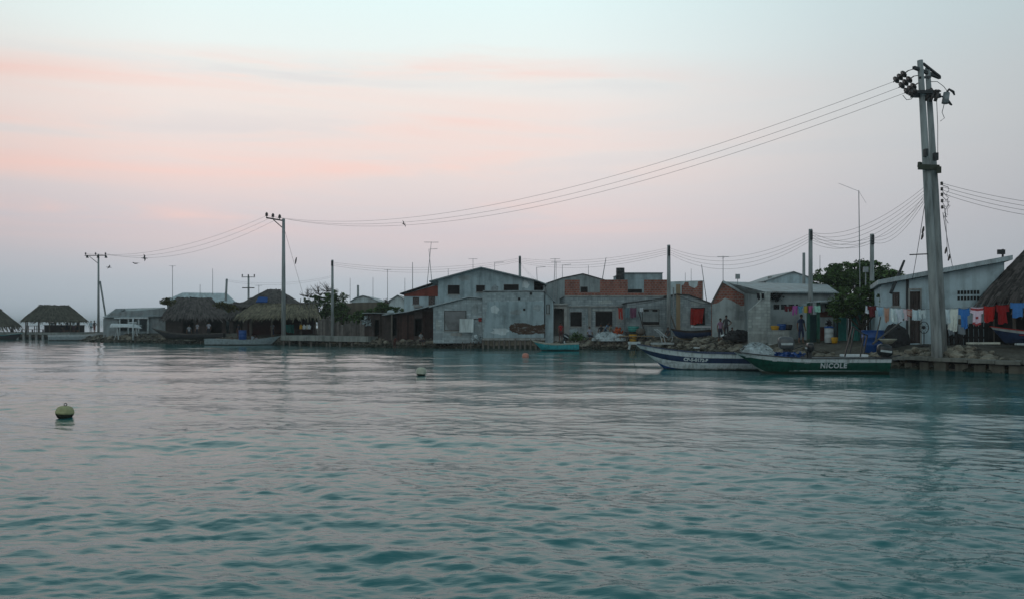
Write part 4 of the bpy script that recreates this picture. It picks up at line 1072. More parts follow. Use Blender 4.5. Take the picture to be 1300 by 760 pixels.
# pale sagging sheet over the big opening
m = MB(); q = [(f.x(565), f.z(395.5)), (f.x(590), f.z(394.5)), (f.x(590), f.z(404)), (f.x(586), f.z(418)), (f.x(569), f.z(417)), (f.x(565), f.z(409))]
m.prism(q, -.07, -.04); o = m.build('hanging_sheet', m_plain('grey_sheet', (.19, .195, .20), .9, .4, 1.2), T)
patches(T, f, [(603, 392, 5, 7), (556, 412, 4, 9), (580, 424, 9, 3), (605, 416, 5, 4)], ['plaster_grey', 'block_white', 'concrete'])
T2b, f2 = house('block_annex', 'tall windowless block wall house on stakes over the water with brown stain', 'house', ZA - .5, 7, [(612.5, 371), (647, 370), (691, 370.5)], 429,
                (), 'block_pale', None)
m = MB(); m.prism([(f2.x(613) , f2.z(428.5)), (f2.x(690.5), f2.z(428)), (f2.x(690), f2.z(382.5)), (f2.x(619), f2.z(383))], -.09, -.002); m.build('render_panel', 'plaster_blue', T2b)
m = MB(); m.box(f2.x(613), f2.x(691.5), -.12, 7.1, f2.z(370) + .02, f2.z(369) + .03); m.build('roof', 'roof', T2b)
m = MB(); pts = [(646, 415), (649, 411.5), (656, 409.5), (664, 409.5), (671, 411), (678, 412.5), (686, 412), (692, 410.5), (691.5, 418), (692, 424), (686, 422.5), (679, 422.5), (670, 424.5), (660, 423.5), (650, 421), (647, 418)]
fine = []
for (a, b), (c, d) in zip(pts, pts[1:] + pts[:1]):
    for k in range(5): u = k / 5; fine.append((min(692.3, a + (c - a) * u + rnd(-.7, .7)), b + (d - b) * u + rnd(-.6, .6)))
m.prism([(f2.x(a), f2.z(b)) for a, b in fine[::-1]], -.097, -.0925); m.build('wall_stain', 'rust', T2b)
patches(T2b, f2, [(635, 420, 12, 5), (655, 396, 8, 4), (682, 390, 6, 5), (628, 393, 6, 6)], ['plaster_white', 'plaster_grey', 'block_pale'], -.094)
for px, py in ((659, 379), (665.5, 392.5), (674, 372.5)):
    m = MB(); m.box(f2.x(px) - .1, f2.x(px) + .1, -.1, -.092, f2.z(py) - .12, f2.z(py) + .1); m.build('vent_hole', 'dark', T2b)
for i in range(12):
    px = 614 + i * 6.6; m = MB(); m.tube([(f2.x(px), -.25, -2.2), (f2.x(px) + rnd(-.06, .06), -.22, rnd(-.2, -.02))], [.12, .1], 7); m.build('stake', 'post', T2b, True)
m = MB(); m.box(f2.x(613), f2.x(691), -.1, 1, -2.2, -.02); m.build('foundation', 'rock', T2b)
m = MB(); m.box(f2.x(612.5), f2.x(692), -.3, -.1, -.16, .02); m.build('ledge', 'concrete', T2b)
# side wall seen past the corner
T, f = house('side_wall', 'narrow rendered wall with small window beside the tall windowless house', 'wall', 71.5, 3, [(692, 371), (702.5, 381.5)], 430, [('shutter', 693.5, 386, 698, 398)], 'plaster_blue', 'roof')
m = MB(); m.add([(-.6, 0, 0), (.65, 0, 0), (.65, .35, 1.2), (-.6, .35, 1.2), (-.6, .05, 0), (.65, .05, 0), (.65, .4, 1.2), (-.6, .4, 1.2)], [(0, 1, 2, 3), (7, 6, 5, 4), (0, 4, 5, 1), (1, 5, 6, 2), (2, 6, 7, 3), (3, 7, 4, 0)])
one('roof_sheet', m, m_sheet('white_sheet', (.50, .56, .56), 0, .22, .1), 'white corrugated sheet leaning on the block house under its big opening', 'sheet', W(592, 421.3, 71.3) + Vector((0, -.25, 0)))
m = MB(); m.box(-.14, .14, -.1, 0, -.15, .15); m.box(-.16, .16, -.12, -.1, .1, .17)
one('meter_box', m, 'red', 'small red box on the block wall beside the white sheet', 'box', W(609.5, 405.5, 71.75))
m = MB(); m.box(-.8, .8, -.06, 0, -.03, .03); one('rail', m, 'dark', 'thin dark shelf between the white sheet and the red box', 'rail', W(601, 404.5, 71.7))
m = MB(); leaves(m, (0, 0, .1), (.5, .3, .3), 50, .2, hollow=0); one('rubbish_bag', m, 'net', 'crumpled pale rubbish at the foot of the block house corner', 'rubbish', W(605, 430, 70.9))

# ---- gable behind, entrance, parapet house
T, f = house('gable_house', 'grey house with low gable behind the brick parapet', 'house', 82, 9, [(694, 360), (713, 353.5), (740, 348), (768, 356)], 424, [('louvre', 737, 364, 746, 372)], 'plaster_grey', 'metal_dark', roof_ov=.15)
T, f = house('flat_house', 'pale windowless box house behind the brick parapet', 'house', 80, 7, [(790, 347.5), (841, 347)], 424, [('louvre', 797, 367, 815, 373)], 'plaster_blue', None)
m = MB(); m.box(f.x(789.4), f.x(841.6), -.15, 7.1, f.z(347) + .01, f.z(346)); m.build('roof', 'roof', T)
drum('dark water tank beside the pale box house roof', 787.5, 79.5, 'metal_dark', .42, 1.2, None, GZ(355.5, 79.5), 'tank', 'water_tank')
m = MB(); m.box(-.35, .35, -.35, .35, -4, 0); one('tank_stand', m, 'plaster_grey', 'masonry stand carrying the dark water tank', 'stand', W(787.5, 355.5, 79.5))
T, f = house('entrance', 'dark doorway in a pale concrete frame between the annex and the parapet house', 'doorway', 71.9, 2.5, [(700, 387), (720, 387)], 428, [('open', 703, 391, 716, 426)], 'concrete', None)
m = MB(); m.box(f.x(699), f.x(721), -.25, 2.6, f.z(387) + .003, f.z(385)); m.build('lintel', 'concrete', T)
ZB = 72.2
T, f = house('parapet_house', 'grey block house crowned by unfinished red brick parapet', 'house', ZB, 8, [(717, 376.5), (849, 376.5)], 428,
             [('louvre', 724, 395.5, 738.5, 414), ('louvre', 756, 395, 777.5, 414)], 'block', None)
m = MB(); m.box(f.x(716.5), f.x(849.5), -.05, 8.05, f.z(376.5) + .003, f.z(376) + .06); m.build('roof', 'concrete', T)
for a, b, yt in ((717, 736, 355), (762, 797, 355), (818, 849, 355), (736.2, 761.8, 371), (797.2, 817.8, 371.5)):
    m = MB(); m.box(f.x(a), f.x(b), .0, .2, f.z(375.8) + .05, f.z(yt)); m.build('brick_parapet', 'brick', T)
for px in (720.5, 748.5):
    m = MB(); m.box(f.x(px) - .14, f.x(px) + .14, -.1, -.003, -.5, f.z(389)); m.build('pilaster', 'concrete', T)
m = MB(); m.box(f.x(718), f.x(790), -.12, -.003, f.z(389.5), f.z(388)); m.build('string_course', 'concrete', T)
m = MB(); m.box(f.x(752), f.x(781), -.06, -.003, f.z(394.3), f.z(392)); m.build('lintel', 'block_white', T)
patches(T, f, [(728, 384, 8, 3), (745, 404, 3, 9), (768, 383, 10, 3), (786, 400, 5, 12), (750, 420, 8, 5), (728, 420, 6, 4)], ['plaster_grey', 'plaster_blue', 'block_white', 'concrete'])
ZC = 70.5
T, f = house('lean_to', 'block lean-to with shuttered window before the parapet house', 'shed', ZC, 1.5, [(796, 384.5), (850, 378)], 428, [('shutter', 815.5, 392, 837, 412)], 'block', 'metal_dark', rt=.05, roof_ov=.1)
for px in (820.5, 831.5):
    m = MB(); m.box(f.x(px) - .22, f.x(px) + .22, -.03, .018, f.z(395), f.z(392.8)); m.build('vent', 'dark', T)
m = MB(); m.box(f.x(816), f.x(836.5), -.03, .018, f.z(411.5), f.z(408)); m.build('grille', 'dark', T)
T = thing('tan_board', 'tall tan board nailed upright beside the grey utility pole', 'board', W(861, 424, 66.5))
MB().box(-.17, .17, -.04, .04, -.4, GZ(361, 66.5) - GZ(424, 66.5)).build('plank', 'wood_tan', T)
m = MB(); m.box(-.06, .06, -.04, .04, -.4, 3.9); one('steel_post', m, 'galv', 'thin grey post between the utility pole and the tan board', 'post', W(855, 424, 66.6))

# ---- red cloth house with ruin behind
T, f = house('red_door_house', 'grey block house with big red cloth over its opening', 'house', 66.5, 6, [(862, 374), (875, 375), (914, 389)], 425, [('open', 877, 390, 895, 412)], 'block', 'metal_dark', rt=.05, roof_ov=.15)
patches(T, f, [(869, 398, 5, 9), (903, 398, 5, 7), (885, 384, 10, 3), (868, 418, 5, 4)], ['plaster_grey', 'plaster_blue', 'block_white'])
o = garment('towel', 'large red cloth hung across the opening of the grey block house', (.30, .02, .014), W(885.5, 390.5, 66.3), 1.3, 1.35, None, None, 'red_curtain')
T, f = house('ruined_wall', 'broken red brick wall above the red cloth house', 'wall', 74, .25, [(866, 362), (869, 361), (870, 358), (874, 358), (875, 363), (882, 366), (886, 363), (887, 357), (892, 356.5)], 420, (), 'brick', None)
far_house('pale_house', 'pale house wall behind the ruined brick wall', 84, 6, [(851, 357.5), (893, 356)], 424, 'plaster_white', None)
hl = Hull(3.4, 1.2, (.75, .62, .8), -.02, .4)
make_boat('rowing_boat', 'small navy boat pulled up on the bank before the red cloth', hl, (GX(880, 62), 62, g(GX(880, 62), 62) + .05), math.pi - .08, [2, 0, 0, 0, 1], ['navy', 'wood', 'wood_tan'], 'wood', 'navy', (.3, .6))
m = MB(); m.box(-.7, .7, -.3, .3, 0, .1); m.box(-.72, -.64, -.3, .3, .0, .16)
one('white_board', m, 'white', 'white board lying across the stern of the small navy boat', 'board', W(890, 415.2, 62), .05)
person('person in pink top standing before the brick gable house', 914.5, 58.3, (.28, .16, .24), (.04, .04, .06), 'stand', .3)
person('person in dark clothes standing next to the pink top', 922, 58.6, (.05, .05, .055), (.05, .04, .05), 'akimbo', -.4)
person('child in dark shirt sitting at the feet of the pair before the brick gable', 929.5, 57.6, (.10, .05, .05), (.05, .05, .05), 'sit', .4, .75)

# ---- washing and people in front of the parapet house
def washing_line(name, label, a, b, sag): wire(name, label, a, b, sag, .008, 'clothesline')
washing_line('clothesline', 'short clothesline under the lean-to eave with red and purple cloth', W(782, 388.5, 69.6), W(838, 388, 69.6), .1)
garment('trousers', 'red and white trousers hanging beside the wide dark window', (.34, .04, .03), W(787.5, 390, 69.6), .42, 1.05)
garment('towel', 'purple towel on the short line under the lean-to eave', (.16, .06, .11), W(804, 390, 69.6), .6, .95)
garment('towel', 'grey-blue towel next to the purple one', (.12, .19, .22), W(796.5, 390, 69.6), .35, .8)
garment('towel', 'white rag at the end of the short line by the slanting pole', (.5, .55, .58), W(814.5, 389.8, 69.6), .28, .4)
m = MB(); m.tube([(0, 0, 0), (.68, .25, 2.5)], [.05, .04], 6)
o = one('prop_stick', m, 'wood', 'dark slanting stick beside the shuttered window', 'stick', (GX(821, 69.8), 69.8, .8)); o.scale.x = -1
drum('yellow bucket standing on the bank before the lean-to', 803.5, 69.0, 'yellow', .36, .75, None, None, 'bucket', 'bucket', .8)
drum('teal washtub raised behind the yellow bucket', 804, 69.9, 'teal', .5, .5, None, 1.5, 'tub', 'washtub', .85)
m = MB(); m.box(-.7, .7, -.3, .3, .5, .57)
for s in (-.6, .6): m.box(s - .05, s + .05, -.25, .25, -.2, .5)
one('wash_stand', m, 'wood', 'board stand holding the teal washtub', 'stand', (GX(804, 69.9), 69.9, .92))
m = MB(); m.lathe([(.18, -.3), (.38, -.2), (.43, 0), (.37, .2), (.15, .3)], (0, 0, 0), 14); one('basket', m, 'post', 'round brown basket next to the yellow bucket', 'basket', W(813.5, 420.3, 69.2), 0, None, True)
m = MB(); leaves(m, (0, 0, .0), (.45, .3, .4), 60, .22, hollow=0); one('cloth_heap', m, cloth((.42, .09, .03)), 'orange cloth heap beside the white netting', 'cloth', W(784.5, 420.5, 70))
def heap(label, px, py, Z, rx, ry, rz, mat, n, s, name='netting_heap', cat='netting'):
    m = MB(); c = MB(); nn = 18
    prof = [(1.0, -.25), (1.0, 0.05), (.86, .42), (.6, .74), (.3, .93), (.03, 1)]
    for j, (r, z) in enumerate(prof):
        for i in range(nn):
            t = 2 * math.pi * i / nn; k = 1 + .16 * math.sin(3 * t + j) + rnd(-.08, .08); m.v.append((math.cos(t) * r * rx * k, math.sin(t) * r * ry * k, z * rz * (1 + rnd(-.1, .1))))
    for j in range(len(prof) - 1):
        for i in range(nn): m.f.append((j * nn + i, j * nn + (i + 1) % nn, (j + 1) * nn + (i + 1) % nn, (j + 1) * nn + i)); m.m.append(0)
    for _ in range(n):
        t = rnd(0, 6.28); v = random.random(); r = math.cos(v * 1.5); p = Vector((math.cos(t) * r * rx, math.sin(t) * r * ry, math.sin(v * 1.5) * rz))
        a = Vector((rnd(-1, 1), rnd(-1, 1), rnd(-.5, .5))).normalized() * s; b = Vector((rnd(-1, 1), rnd(-1, 1), rnd(-.5, .5))).normalized() * s * .6
        m.add([p - a, p + b, p + a, p - b], [(0, 1, 2, 3)])
    return one(name, m, mat, label, cat, W(px, py, Z), 0, None, False)
heap('white netting heap on the bank behind a row of stakes', 770, 430, 69.3, 1.25, .7, .62, 'net', 180, .12)
heap('small white netting heap joined to the larger one, nearer the orange cloth', 786, 430.5, 69.1, .7, .5, .45, 'net', 110, .1)
for i in range(9):
    px = 753 + i * 5.2 + rnd(-1, 1); Z = 68.75 + rnd(-.1, .3); x = GX(px, Z); m = MB(); m.tube([(0, 0, -.8), (rnd(-.06, .06), 0, rnd(.7, 1.05))], [.055, .04], 6)
    one('mooring_stake', m, 'post', 'thin wooden stake driven in before the white netting heaps', 'stake', (x, Z, g(x, Z) - .05), 0, 'stakes before the white netting')
person('person in red shirt sitting in the dark doorway beside the annex', 712, 71.4, (.30, .03, .03), (.09, .03, .03), 'stand', .1, .95)
person('person in white and navy standing at the bank between the two dark windows', 748.5, 70.2, (.30, .32, .40), (.03, .03, .05), 'sit', .3)
person('person in black shirt sitting below the wide dark window', 763, 70.8, (.03, .03, .035), (.05, .05, .06), 'sit', -.6)
person('person in blue shirt leaning below the wide dark window', 768.5, 70.9, (.14, .22, .32), (.05, .07, .12), 'bend', .8, .85)
person('person in tan shirt sitting behind the white netting heap', 775, 70.5, (.20, .17, .12), (.06, .06, .10), 'sit', .9)
person('person in dark clothes sitting by the foot of the grey utility pole', 848, 64.6, (.05, .045, .05), (.05, .05, .055), 'sit', -.9, .95)
m = MB(); leaves(m, (0, 0, .35), (.75, .4, .55), 500, .09, hollow=.1); T = thing('weed_bush', 'scrubby dark weed growing on the bank beside the turquoise boat', 'bush', (GX(733, 70.4), 70.4, .6)); m.build('foliage', 'leaf', T)
m = MB(); [m.tube([(0, 0, -.2), (rnd(-.4, .4), rnd(-.2, .2), .8)], [.02, .01], 4) for _ in range(6)]; m.build('stem', 'bark', T)
m = MB(); m.box(-1.5, 1.5, -.35, .35, -.08, .0); m.box(-1.5, -1.4, -.35, .35, -.3, -.08); m.box(1.4, 1.5, -.35, .35, -.3, -.08)
one('plank_bench', m, 'wood_tan', 'low tan plank bench below the yellow bucket', 'bench', W(808, 425.5, 68.9))
m = MB(); m.box(-2.0, 2.0, -.15, .15, 0, .08); o = one('plank', m, 'wood', 'dark weathered plank lying on the bank behind the white bow', 'plank', W(812, 431, 67.9)); o.rotation_euler = (0, .12, .1)

# deck chair, white panels behind the blue boat
T = thing('deck_chair', 'white slatted deck chair leaning back on the bank behind the striped boat', 'chair', W(844, 431, 64.2), .25)
m = MB()
for k in range(7):
    u = k / 6; m.bar((-.75 + u * .8, -.3, .85 - u * .6), (-.75 + u * .8, .3, .85 - u * .6), .075, .02)
m.build('backrest', 'white', T)
m = MB(); [m.bar((.1 + k * .11, -.3, .24), (.1 + k * .11, .3, .24), .08, .02) for k in range(5)]; m.build('seat', 'white', T)
for y in (-.3, .3):
    MB().bar((-.8, y, .88), (.08, y, .2), .04).build('frame', 'white', T); MB().bar((-.3, y, .5), (-.1, y, -.2), .04).build('leg', 'white', T); MB().bar((.55, y, .25), (.45, y, -.2), .04).build('leg', 'white', T)
m = MB(); m.box(-1.15, 1.15, -.45, .45, 0, .14); m.add([(1.0, -.45, .0), (1.5, -.2, .06), (1.5, .2, .06), (1.0, .45, 0), (1.0, -.45, .12), (1.5, -.2, .14), (1.5, .2, .14), (1.0, .45, .12)], [(4, 5, 6, 7), (0, 3, 2, 1), (0, 1, 5, 4), (1, 2, 6, 5), (2, 3, 7, 6)])
one('white_board', m, 'offwhite', 'white hatch board lying on the rubble behind the bow of the striped boat', 'board', W(846, 436.6, 63.4), .15)
m = MB(); m.box(-.6, .6, -.3, .3, 0, .08); one('white_board', m, 'white', 'small white board on the rubble above the middle of the striped boat', 'board', W(892, 441.5, 58.6), .1)
m = MB(); m.lathe([(.16, -.1), (.3, .0), (.27, .12), (.05, .2)], (0, 0, 0), 12); one('washbowl', m, 'white', 'white upturned bowl on the bank before the two standing people', 'bowl', W(920, 427, 57.2), 0, None, True)
heap('dark heap of old nets and rope on the bank before the white block wall', 938, 428.5, 56.6, 1.1, .7, .55, 'tarp', 160, .14, 'rope_heap', 'net heap')
# ================================================================== the near end of the shore
# ---- brick gable house
Zg = 60.5
T, f = house('brick_gable_house', 'house with red brick gable end and long grey sheet roof', 'house', Zg, .25, [(904, 385), (918, 359), (957, 381)], 426, (), 'brick', None)
m = MB(); m.prism([(f.x(904) - .01, -.5), (f.x(957), -.5), (f.x(957), f.z(386)), (f.x(940), f.z(388)), (f.x(928), f.z(381)), (f.x(920), f.z(378)), (f.x(912), f.z(384)), (f.x(904) - .01, f.z(386))], -.06, -.003); m.build('render_coat', m_plaster('pale_grey_render', (.37, .42, .425), .5), T)
m = MB(); m.box(f.x(932), f.x(946), -.08, -.063, f.z(406), f.z(394)); m.build('bricked_window', 'plaster_grey', T)
fw = Face(55.4, 976, 430); dx = fw.o - f.o
m = MB(); x1 = GX(1060, 55.4) - GX(972, 55.4); hs = []
for k in range(4):
    a = GX(982 + k * 9.5, 55.4) - GX(972, 55.4); hs.append((a, a + .42, GZ(392.5, 55.4) - f.o.z, GZ(386, 55.4) - f.o.z))
mw = MB(); front_wall(mw, [(0, GZ(371, 55.4) - f.o.z), (x1, GZ(371.5, 55.4) - f.o.z)], hs)
mw.box(0, .15, .17, 6, -.5, 3.2); mw.box(x1 - .15, x1, .17, 4.4, -.5, 3.2); mw.box(.15, x1 - .15, 4.2, 4.4, -.5, 3.2)
mv = MB(); mv.v = [(x + GX(972, 55.4) - f.o.x, y + 55.4 - Zg, z) for x, y, z in mw.v]; mv.f = mw.f; mv.m = mw.m
mv.build('front_wall', 'plaster_grey', T)
for h in hs:
    w = MB(); ox = GX(972, 55.4) - f.o.x; oy = 55.4 - Zg
    w.box(ox + h[0], ox + h[1], oy + .1, oy + .12, h[2], h[3]); w.build('window', 'glass', T)
R = [W(918, 357.3, 63.6), W(1050, 361, 61.5), W(1062, 370.5, 54.9), W(970, 370, 54.9), W(957, 380.3, 60.2), W(903, 385, 60.7), W(1066, 372, 63)]
R = [p - f.o for p in R]; D = [p - Vector((0, 0, .09)) for p in R]; m = MB()
# roof planes that catch the sky: front slope, rake over the gable, far hip
fs = [(0, 4, 3), (0, 3, 2, 1), (1, 2, 6)]
m.add(R + D, fs + [tuple(7 + i for i in q[::-1]) for q in fs] + [(3, 4, 11, 10), (2, 3, 10, 9), (4, 0, 7, 11), (6, 2, 9, 13)])
m.build('roof', 'roof', T)
m = MB(); ap = W(918, 357.3, 60.35) - f.o; m.bar(ap, W(957.5, 380.3, 60.35) - f.o, .08, .16); m.build('barge_board', 'roof_pale', T); m = MB(); m.bar(ap + Vector((0, .01, 0)), W(903, 385.5, 60.4) - f.o, .08, .12); m.build('barge_board', 'wood_grey', T)
T, f = house('gable_house', 'little pale gable house peeping over the long grey sheet roof', 'house', 72, 7, [(972, 357), (1007, 345.5), (1032, 354)], 424, (), 'plaster_sky', 'roof', roof_ov=.15)
m = MB(); m.box(f.x(981), f.x(985), 1, 1.4, f.z(357), f.z(350)); m.build('chimney', 'concrete', T)
T, f = house('white_block_wall', 'tall stepped whitewashed block wall before the brick gable house', 'wall', 53.6, .3, [(951, 394), (957, 389), (966, 381), (974, 370), (978, 370)], 431, (), 'block_white', None)
m = MB(); m.box(f.x(978) - .25, f.x(978), .3, 2.0, -.5, f.z(370)); m.build('return_wall', 'block_white', T)
T, f = house('yard_wall', 'low whitewashed wall with tubs on it beside the stepped block wall', 'wall', 52.4, .4, [(977, 418.5), (1002, 418.5)], 432, (), 'block_white', None)
top = f.o.z + f.z(418.5) + .004
drum('yellow basin on the low whitewashed wall', 984, 52.6, 'yellow', .28, .28, None, top, 'basin', 'basin', .8)
drum('blue basin on the low whitewashed wall', 992.5, 52.6, 'bluep', .3, .4, None, top, 'basin', 'basin', .85)
drum('black tub at the end of the low whitewashed wall', 1000, 52.65, 'black', .3, .36, None, top, 'tub', 'tub', .85)
m = MB(); leaves(m, (0, 0, 0), (.5, .2, .3), 70, .16, hollow=0); one('cloth_bundle', m, 'tarp', 'dark bundle hung high on the wall beside the stepped block wall', 'bundle', W(986, 376.5, 55.2))
for k, px in enumerate((962.5, 968.5)):
    garment('towel', ['black cloth strip hung on top of the stepped block wall', 'second black cloth strip on top of the stepped wall, nearer its high end'][k], (.02, .02, .025), W(px, 371.5, 53.4), .22, .42, None, 'cloth strips on the block wall')

# mooring ropes
def rope(label, a, b, sag): wire('mooring_rope', label, a, b, sag, .014, 'rope')
# ---- porch with coloured washing, painted wall, teal doors
T, f = house('porch_house', 'low porch house with painted red and white wall and teal doors', 'house', 51.5, 4, [(1041, 384), (1076, 384)], 431, [('open', 1058, 389, 1064, 430)], 'plaster_white', None)
m = MB(); m.box(f.x(1041), f.x(1057), -.03, -.002, -.3, f.z(414.5)); m.build('painted_band', MAT.setdefault('brown_red', m_plain('brown_red_paint', (.15, .045, .03), .8, .4, 2)), T); m = MB(); m.box(f.x(1041), f.x(1057), -.03, -.002, f.z(402), f.z(392)); m.build('painted_band', 'brown_red', T)
m = MB(); m.box(f.x(1064), f.x(1074), -.06, -.003, -.2, f.z(386)); o = m.build('door', 'teal', T)
m = MB(); m.bar((f.x(1066), -.1, f.z(410)), (f.x(1066), -.1, f.z(405)), .03); m.build('handle', 'galv', o)
r = MB(); A = [W(1024, 383, 49.5), W(1062, 380, 49.5), W(1078, 381, 53.5), W(1040, 381.5, 53.5)]; A = [p - f.o for p in A]; r.add(A + [p - Vector((0, 0, .06)) for p in A], [(0, 1, 2, 3), (7, 6, 5, 4), (0, 4, 5, 1), (1, 5, 6, 2), (2, 6, 7, 3), (3, 7, 4, 0)]); r.build('roof', 'roof_pale', T)
for px in (1038.5, 1026):
    p = MB(); q = GX(px, 49.8) - f.o.x; p.box(q - .08, q + .08, 49.7 - 51.5, 49.86 - 51.5, -.4, GZ(383.4, 49.8) - f.o.z); p.build('post', 'green', T)
m = MB(); q0, q1 = GX(1026, 50.5) - f.o.x, GX(1038, 50.5) - f.o.x; m.box(q0, q1, -1.02, -.96, -.3, GZ(399, 50.5) - f.o.z); m.build('screen', m_plain('dark_teal_panel', (.012, .05, .055), .7, .3), T)
wire('clothesline', 'clothesline of bright small clothes under the porch roof', W(994, 387.5, 49.6), W(1044, 386.5, 49.6), .05, .008, 'clothesline')
gl = [(1000.5, 'shorts', .4, .3, (.12, .02, .03), 'dark red shorts at the outer end of the bright clothesline'), (1009.5, 'trousers', .3, .62, (.40, .10, .34), 'magenta trousers on the bright clothesline'),
      (1016, 'tshirt', .3, .42, (.10, .28, .42), 'sky blue shirt on the bright clothesline between magenta and yellow'), (1022.8, 'towel', .22, .48, (.52, .40, .07), 'yellow cloth on the bright clothesline'),
      (1029, 'tshirt', .3, .45, (.42, .10, .26), 'pink shirt beside the yellow cloth'), (1037.5, 'towel', .33, .46, (.34, .62, .52), 'mint green towel at the porch post')]
for px, k, w, h, c, lab in gl: garment(k, lab, c, W(px, 387.4 + (0 if px < 1030 else -.2), 49.58), w, h)
for k, (px, c) in enumerate(((1046, (.30, .32, .34)), (1051.5, (.06, .06, .07)), (1059.5, (.45, .48, .5)))):
    garment('tshirt', ['grey shirt hung on the painted porch wall', 'black shirt hung on the painted porch wall', 'white shirt hung by the teal porch door'][k], c, W(px, 385.5 if k < 2 else 386, 51.2), .34, .42, None, 'shirts on the porch wall')
person('person in navy dress standing under the bright clothesline', 1017, 50.6, (.022, .035, .085), (.022, .035, .085), 'stand', .2, 1.05)
drum('white bin with blue lid before the painted porch wall', 1052.5, 49.4, 'offwhite', .27, .95, 'bluep', None, 'bin', 'bin')
m = MB(); leaves(m, (0, 0, .15), (.22, .18, .22), 60, .12, hollow=0); one('cloth_bundle', m, 'tarp', 'black bundle sitting on the blue bin lid', 'bundle', (GX(1052.5, 49.4), 49.4, g(GX(1052.5, 49.4), 49.4) + 1.03))
drum('orange yellow bucket beside the white bin', 1059.5, 48.8, 'yellow', .2, .36, None, None, 'bucket', 'bucket', .82)

# ---- trees
tree('broad_tree', 'broad dense green tree rising behind the porch and the white house', (GX(1092, 64), 64, 1.0),
     [(-2.4, 0, 4.5, 1.5, 1.5, 1.15), (-.9, .2, 5.2, 1.6, 1.6, 1.15), (.9, 0, 5.05, 1.6, 1.6, 1.15), (2.4, .2, 4.5, 1.4, 1.4, 1.1), (0, .4, 4.0, 2.8, 1.5, 1.0), (3.4, 0, 4.0, .8, .8, .6), (-3.1, 0, 3.6, .9, .8, .7)], 22000, .13, 'leaf', .24, 2.0)
tree('leafy_shrub', 'dark leafy shrub tree between the teal doors and the blue tub', (GX(1094, 49.5), 49.5, 1.0),
     [(-.9, 0, 2.5, 1.0, .9, .9), (.5, 0, 2.7, 1.1, .9, .9), (1.6, 0, 2.3, .9, .8, .8), (-1.5, 0, 1.9, .7, .6, .7), (.9, .2, 3.1, .9, .7, .7), (-.3, .3, 1.9, 1.1, .7, .6)], 9500, .09, 'leaf', .12, .9)
tree('leafy_shrub', 'thin leafy shrub against the corner of the white house', (GX(1128, 44.6), 44.6, 1.0), [(0, 0, 2.3, .65, .5, .7), (.35, 0, 1.7, .5, .4, .5)], 1700, .075, 'leaf', .07, .8)
m = MB(); m.box(-.02, .02, -.25, .25, 0, 2.2); m.box(-.3, .3, -.03, .03, 0, 2.0)
one('teal_panel', m, 'teal', 'narrow teal board panel half hidden in the dark shrub', 'panel', W(1087, 432, 50.6))

T = fence('dark yard fence added to close the bright gap behind the leafy shrub', (1062, 58), (1132, 56), 3.0, 'wood', .2, .2)  # added fence, blocks the bright background showing under the shrub
# ---- white house
ZW = 43.5
T, f = house('white_house', 'pale blue-white house with rising lean-to roof behind the big power pole', 'house', ZW, 11, [(1119, 361.5), (1152, 355.5), (1275, 332.5)], 437,
             [('window', 1133, 371, 1142, 388), ('door', 1155, 370, 1168, 435)], 'plaster_sky', None, yaw=math.radians(-21))
r = MB(); roof_slabs(r, [(f.x(1116), f.z(361.5, 1116)), (f.x(1280), f.z(331.5, 1280))], -.55, 11.3, .24, .1); r.build('roof', 'roof_pale', T)
m = MB(); m.box(f.x(1152) - .07, f.x(1152) + .07, -.05, -.003, -.4, f.z(355.5, 1152)); m.build('corner_seam_strip', 'metal_dark', T)  # dark strip added to draw the wall's corner seam
for k in range(7):
    for j in range(2):
        v = MB(); a = f.x(1215.5 + k * 4.1); z = f.z(373.5 + j * 7.2, 1228); v.box(a, a + .115, -.008, -.002, z, z + .2); v.build('vent_block', 'dark', T)
m = MB(); m.box(f.x(1153), f.x(1155), -.06, -.003, -.1, f.z(368, 1160)); m.box(f.x(1168), f.x(1170), -.06, -.003, -.1, f.z(368, 1160)); m.box(f.x(1153), f.x(1170), -.065, -.003, f.z(368, 1160), f.z(366, 1160)); m.build('door_surround', 'concrete', T)
m = MB(); m.box(-.04, .04, -.04, .04, -.5, .35); m.box(-.3, .12, -.05, .05, .05, .32); one('roof_box', m, 'metal_dark', 'small dark box on a stub mast on the white house roof', 'box', W(1273, 324, 46))

def blob(name, label, cat, px, py, Z, rx, ry, rz, mat, n=0): return heap(label, px, py, Z, rx, ry, rz, mat, n, .12, name, cat)
blob('tarpaulin_heap', 'big black tarpaulin heap before the white house wall', 'tarpaulin', 1135, 434, 42.6, .8, .4, .95, 'tarp', 30)
drum('big blue plastic tub standing by the dark shrub', 1108, 42.2, 'bluep', .56, 1.2, None, None, 'tub', 'tub', .72)
m = MB(); m.lathe([(.2, 0), (.42, .2), (.44, .24), (.36, .22)], (0, 0, 0), 16); one('washbowl', m, 'cream', 'shallow cream bowl on the ground between the blue tub and the black heap', 'bowl', W(1127, 435.5, 40.6), 0, None, True)
m = MB(); m.tube([(0, 0, 0), (W(1155, 399, 42.2) - W(1108, 436, 40.5))], [.05, .035], 6); one('long_stick', m, 'wood_grey', 'long grey stick slanting up from the blue tub towards the white house door', 'stick', W(1108, 436, 40.5))
m = MB(); m.tube([(0, 0, 0), (W(1118, 402, 41.4) - W(1111, 434, 41))], [.045, .03], 6); one('stick', m, 'wood_grey', 'short grey stick leaning over the big blue tub', 'stick', W(1111, 434, 41))
m = MB(); m.tube([(0, 0, 0), (W(1148, 331, 43.2) - W(1131, 372, 42.6))], [.09, .06], 7); one('dark_boom', m, 'metal_dark', 'black boom leaning on the roof edge of the white house', 'boom', W(1131, 372, 42.6))
T = thing('pedestal_fan', 'small dark fan-like device on a thin stand by the white house door', 'fan', (GX(1173, 41.4), 41.4, g(GX(1173, 41.4), 41.4)))
